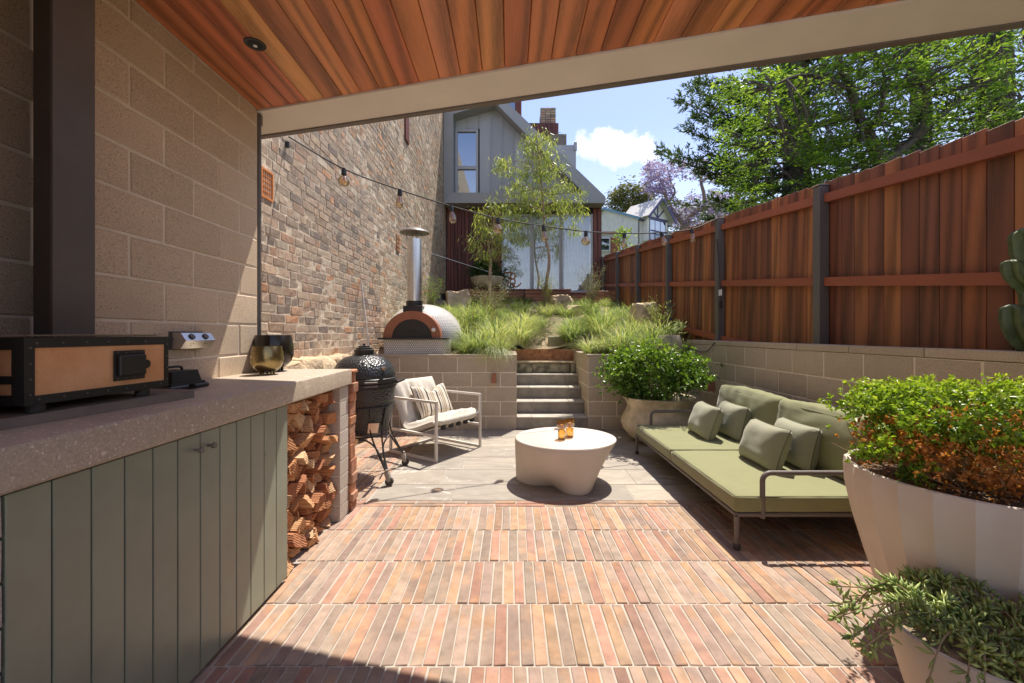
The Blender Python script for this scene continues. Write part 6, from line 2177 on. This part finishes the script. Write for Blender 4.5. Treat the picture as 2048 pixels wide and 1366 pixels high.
# conifer with a straight trunk
Yc = 14.0
def conifer(u, Y, r, ztop, zlow, label, seed, spread, n_whorl, trunk_r, frac=1.0, per=34, extra=()):
    r2 = np.random.default_rng(seed)
    b0 = P(u, 600, Y); gz0 = ground_h(b0.x, Y)
    t_ = thing('pine_tree', label, 'tree', (b0.x, Y, gz0))
    mb = MB().tube([(0, 0, -.2), (.02, 0, (ztop - gz0) * .5), (0, 0, ztop - gz0)], [trunk_r, trunk_r * .75, .05], 12)
    P_, D_, Rn = [], [], []
    for i in range(n_whorl):
        z = zlow + (ztop - zlow) * (i + r2.random() * .7) / n_whorl
        for k in range(6):
            a = r2.uniform(0, 6.28)
            ln = spread * (1 - .75 * (z - zlow) / (ztop - zlow)) * r2.uniform(.6, 1.1)
            d = Vector((math.cos(a), math.sin(a), 0))
            b = Vector((0, 0, z - gz0)); e = b + d * ln + Vector((0, 0, ln * r2.uniform(-.12, .16)))
            path = bez([b, b.lerp(e, .5) + Vector((0, 0, -.10 * ln)), e], 6)
            mb.tube(path, list(np.linspace(.05, .012, len(path))), 5)
            for s in np.linspace(.18, 1, max(6, int(ln * 5.5 * frac))):
                p = path[min(int(s * (len(path) - 1)), len(path) - 1)]
                for sd in (-1, 1):
                    tw = Vector((-d.y * sd, d.x * sd, .25)) * r2.uniform(.25, .6) * (1.15 - s * .6) + d * r2.uniform(.1, .35)
                    q = p + tw
                    for m in range(per // 2):
                        f = r2.random()
                        P_.append(np.array(p + tw * f) + r2.normal(size=3) * .035)
                        D_.append(np.array(tw.normalized()) * .8 + r2.normal(size=3) * .55 + [0, 0, .25]); Rn.append(np.clip(.25 + .4 * f + r2.normal() * .15, 0, 1))
    for (uu, vv, dY) in extra:
        e = P(uu, vv, Y + dY) - Vector((b0.x, Y, gz0))
        b = Vector((0, 0, e.z - .35))
        path = bez([b, b.lerp(e, .5) + Vector((0, 0, -.35)), e], 8)
        mb.tube(path, list(np.linspace(.05, .01, len(path))), 5)
        d = (e - b).normalized()
        for s in np.linspace(.3, 1, 26):
            p = path[int(s * (len(path) - 1))]
            for sd in (-1, 1):
                tw = (Vector((-d.y * sd, d.x * sd, 0)) * r2.uniform(.1, .5) + Vector((0, 0, r2.uniform(-.05, .4))) + d * r2.uniform(.15, .45)) * (1.2 - .55 * s)
                for m in range(16):
                    f = r2.random()
                    P_.append(np.array(p + tw * f) + r2.normal(size=3) * .03)
                    D_.append(np.array(tw.normalized()) * .9 + r2.normal(size=3) * .5); Rn.append(np.clip(.3 + .4 * f + r2.normal() * .15, 0, 1))
    mb.build('trunk', M['bark'], t_, 60)
    l = .15 * r2.uniform(.6, 1.4, len(P_))
    ob('crown', leaves('crown', np.array(P_), np.array(D_), l, l * .26, np.array(Rn), M['lf_conifer']), t_)
conifer(1592, Yc, 4, 19, 4.2, 'dark pine with a thick straight trunk beyond the fence', 31, 4.1, 26, .46, .9, 26, [(1362, 200, -1), (1375, 262, 0), (1322, 302, 0), (1345, 318, -.5), (1392, 240, .5), (1380, 180, 0), (1400, 165, .5), (1398, 345, 0), (1410, 300, -1), (1420, 210, -1), (1430, 400, 0), (1440, 360, .8), (1415, 440, 0), (1455, 180, -.5), (1460, 260, -1), (1450, 330, -1.2)])
conifer(1990, 13.0, 4, 17, 6.5, 'dark pine with a pale brown trunk behind the feathery tree', 33, 3.6, 13, .5, .7, 20)
conifer(1840, 16.0, 4, 18, 6.0, 'dark pine standing furthest behind the feathery tree', 35, 3.4, 12, .4, .6, 18)

# far house with half-timbered gable
FY = 40.0
hx = P(1276, 434, FY)
GZ = ground_h(hx.x, FY) - .3
fh = thing('far_house', 'distant pale rendered house with blue bargeboards and a half-timbered dormer', 'house', (hx.x, FY, GZ), R(-55))
# local frame: the corner is the origin; gable end runs along -x (looks to -y), long side runs along +y (looks to +x)
ez = hx.z - GZ
GWd, LS = 8.4, 4.7
rz_ = 1.75 + .0
ridge = ez + rz_
MB().prism([(0, 0), (0, ez), (-GWd / 2, ridge), (-GWd, ez), (-GWd, 0)], lambda p, q, d: (p, d, q), 0, LS).build('wall', M['stucco'], fh)
def slab2(name, a, b, y0, y1, th, mat, par):
    dx_, dz_ = b[0] - a[0], b[1] - a[1]
    l = math.hypot(dx_, dz_); nx_, nz_ = -dz_ / l * th, dx_ / l * th
    if nz_ < 0: nx_, nz_ = -nx_, -nz_
    return MB().prism([a, b, (b[0] + nx_, b[1] + nz_), (a[0] + nx_, a[1] + nz_)], lambda p, q, d: (p, d, q), y0, y1).build(name, mat, par)
ro_ = slab2('roof', (.35, ez - .2), (-GWd / 2, ridge + .01), -.25, LS + .2, .1, M['shingle'], fh)
slab2('roof', (-GWd / 2, ridge + .01), (-GWd - .35, ez - .2), -.25, LS + .2, .1, M['shingle'], fh)
slab2('bargeboard', (.37, ez - .33), (-GWd / 2, ridge - .08), -.3, -.255, .22, M['sky_trim'], fh)
slab2('bargeboard', (-GWd / 2, ridge - .08), (-GWd - .37, ez - .33), -.3, -.255, .22, M['sky_trim'], fh)
# dormer gable on the long side, looks to +x
dy0, dy1, dm = .5, 3.9, 2.2
dz0 = ez - 2.2
MB().prism([(dy0 + .15, dz0), (dy1 - .15, dz0), (dy1 - .15, ez + .35), (dm, ez + 1.85), (dy0 + .15, ez + .35)], lambda p, q, d: (d, p, q), -2.2, .55).build('dormer', M['stucco'], fh)
def slab3(name, a, b, x0, x1, th, mat, par):
    dx_, dz_ = b[0] - a[0], b[1] - a[1]
    l = math.hypot(dx_, dz_); nx_, nz_ = -dz_ / l * th, dx_ / l * th
    if nz_ < 0: nx_, nz_ = -nx_, -nz_
    return MB().prism([a, b, (b[0] + nx_, b[1] + nz_), (a[0] + nx_, a[1] + nz_)], lambda p, q, d: (d, p, q), x0, x1).build(name, mat, par)
for s, (a, b) in enumerate((((dy0 - .3, ez - .1), (dm, ez + 1.9)), ((dm, ez + 1.9), (dy1 + .3, ez - .1)))):
    slab3('dormer_roof', a, b, -2.6, 1.15, .1, M['shingle'], fh)
    a2, b2 = (a[0], a[1] - .16), (b[0], b[1] - .16)
    slab3('bargeboard', a2, b2, 1.155, 1.21, .24, M['navy'], fh)
tm = MB()
def beam(y0, z0, y1, z1, w=.06):
    d_ = Vector((0, y1 - y0, z1 - z0)); n_ = Vector((0, -d_.z, d_.y)).normalized() * w
    vs = [Vector((x, y0, z0)) + n_ * s for x in (.552, .60) for s in (-1, 1)] + [Vector((x, y1, z1)) + n_ * s for x in (.552, .60) for s in (-1, 1)]
    MB().add(vs, [[0, 1, 3, 2], [4, 5, 7, 6], [0, 1, 5, 4], [2, 3, 7, 6], [0, 2, 6, 4], [1, 3, 7, 5]]).build('timber', M['navy'], fh)
beam(dy0 + .2, ez + .02, dy1 - .2, ez + .02, .09); beam(dm, ez + .12, dm, ez + 1.65); beam(dm, ez + .12, dm - .9, ez + .95); beam(dm, ez + .12, dm + .9, ez + .95)
win = MB().box(.552, .575, dy0 + .45, dy1 - .45, dz0 + .05, ez - .1).build('window', M['navy'], fh)
for k in range(3):
    a = dy0 + .52 + k * .80
    for (z0, z1) in ((dz0 + .15, dz0 + .95), (dz0 + 1.05, ez - .2)):
        MB().box(.577, .59, a, a + .70, z0, z1).build('pane', M['pane_dark'], win)
bal = MB().box(.60, 1.0, dy0 + .2, dy1 - .2, dz0 - .08, dz0).box(.98, 1.02, dy0 + .2, dy1 - .2, dz0 + .85, dz0 + .92).build('balcony', M['navy'], fh)
for k in range(17): MB().box(.985, 1.015, dy0 + .22 + k * .183, dy0 + .25 + k * .183, dz0, dz0 + .85).build('baluster', M['navy'], bal)
MB().tube([(.12, -.05, 0), (.12, -.05, ez - .3)], .07, 8).build('downpipe', M['post'], fh, 60)
MB().box(.02, .30, .1, LS, ez - .3, ez - .18).build('gutter', M['navy'], fh)
# small cottage corner with red boards between the houses
q0, q1 = P(1196, 510, 24.0), P(1258, 466, 24.0)
ct = thing('red_cottage', 'glimpse of a red weatherboard cottage with a white window behind the fence', 'cottage', ((q0.x + q1.x) / 2, 24.0, ground_h(q0.x, 24)))
wx = (q1.x - q0.x) / 2
g_ = ground_h(q0.x, 24)
MB().box(-wx - 1, wx - .55, .05, 2.5, 0, q1.z - g_).build('wall', M['stucco'], ct)
for k in range(26):
    z = k * .2
    if z + .2 < P(0, 473, 24).z - g_: MB().box(-.15, wx - .5, -.0 + .004 * (k % 2), .04, z + .004, z + .196).build('weatherboard', M['weatherboard'], ct)
wz0_, wz1_ = P(0, 503, 24).z - g_, P(0, 475, 24).z - g_
wno = MB().box(-.95, -.2, -.06, .045, wz0_, wz1_).build('window', M['white_paint'], ct)
MB().box(-.88, -.27, -.075, -.062, wz0_ + .08, (wz0_ + wz1_) / 2 - .03).build('pane', M['pane_dark'], wno)
MB().box(-.88, -.27, -.075, -.062, (wz0_ + wz1_) / 2 + .03, wz1_ - .08).build('pane', M['pane_dark'], wno)
MB().box(-wx - 1.1, wx - .45, -.1, 2.6, q1.z - g_ + .001, q1.z - g_ + .06).build('roof', M['weatherboard'], ct)

# flowering jacaranda behind the far house
Yj = 44.0
jb = P(1370, 520, Yj)
limbs = [([Vector((jb.x, Yj, ground_h(jb.x, Yj) - .2)), P(1372, 470, Yj), P(1368, 445, Yj)], .5, .38),
         ([P(1368, 448, Yj), P(1352, 430, Yj), P(1335, 405, Yj), P(1328, 380, Yj), P(1318, 352, Yj)], .28, .08),
         ([P(1370, 448, Yj), P(1388, 425, Yj), P(1407, 415, Yj), P(1408, 390, Yj), P(1402, 360, Yj), P(1410, 330, Yj)], .3, .1),
         ([P(1335, 405, Yj), P(1350, 385, Yj), P(1340, 360, Yj), P(1335, 335, Yj)], .12, .05),
         ([P(1403, 365, Yj), P(1430, 345, Yj), P(1450, 330, Yj)], .12, .05), ([P(1330, 390, Yj), P(1308, 378, Yj), P(1296, 365, Yj)], .1, .04)]
reg = in_view_region([(1290, 1345, 325, 385, 42, 47, 4), (1345, 1420, 318, 360, 42, 47, 1.6), (1340, 1450, 385, 455, 43, 48, 4.5), (1300, 1345, 375, 440, 43, 47, 1.4), (1420, 1480, 340, 430, 42, 47, 1.6)])
leafy_tree('jacaranda_tree', 'jacaranda with purple blossom and bare curved limbs behind the far house', (jb.x, Yj, ground_h(jb.x, Yj)), limbs, reg, M['lf_purple'], M['bark_far'], 620, .26, .7, 11, 41, .5)
# gum trees further back
def far_gum(u, v, ru, rv, Y, label, n, seed):
    c = P(u, v, Y); b = Vector((c.x, Y, ground_h(c.x, Y) - .2))
    rx, rz2 = ru * Y / F, rv * Y / F
    def sp_(r2):
        d = unit(r2.normal(size=3)); q = .45 + .55 * r2.random() ** .5
        lump = 1 + .22 * math.sin(d[0] * 7 + seed) * math.cos(d[2] * 6)
        return c + Vector((d[0] * rx * q * lump, d[1] * rx * q, d[2] * rz2 * q * lump))
    leafy_tree('gum_tree', label, b, [([b, b.lerp(c, .6), c], .4, .15), ([b.lerp(c, .7), c + Vector((rx * .5, 0, rz2 * .3))], .15, .05), ([b.lerp(c, .7), c + Vector((-rx * .5, 0, rz2 * .2))], .15, .05)], sp_, M['lf_far'], M['bark_far'], n, .55, .4, 10, seed, .15)
far_gum(1258, 400, 46, 30, 62, 'distant olive gum tree behind the roof of the far house', 380, 51)
far_gum(1400, 440, 60, 34, 66, 'distant olive gum tree showing through the jacaranda', 320, 52)
far_gum(1480, 430, 50, 40, 58, 'distant olive gum tree beside the jacaranda', 260, 53)
# small green sprig by the corner of the grey house
wz = P(1245, 490, 16.0)
sg_ = thing('leafy_sapling', 'bright green leafy sapling rising behind the fence beside the grey house', 'sapling', (wz.x, 16.0, ground_h(wz.x, 16.0)))
hh_ = P(0, 457, 16).z - ground_h(wz.x, 16)
MB().tube(bez([(0, 0, -.1), (.02, 0, hh_ * .5), (0, 0, hh_)], 6), list(np.linspace(.03, .008, 13)), 6).build('trunk', M['bark_far'], sg_, 60)
n = 260
ps = np.stack([rng.normal(0, .16, n), rng.normal(0, .16, n), hh_ - np.abs(rng.normal(0, .45, n))], 1)
l = .13 * rng.uniform(.6, 1.2, n)
ob('crown', leaves('crown', ps, rng.normal(size=(n, 3)), l, l * .5, rng.uniform(.4, 1, n), M['lf_bright']), sg_)
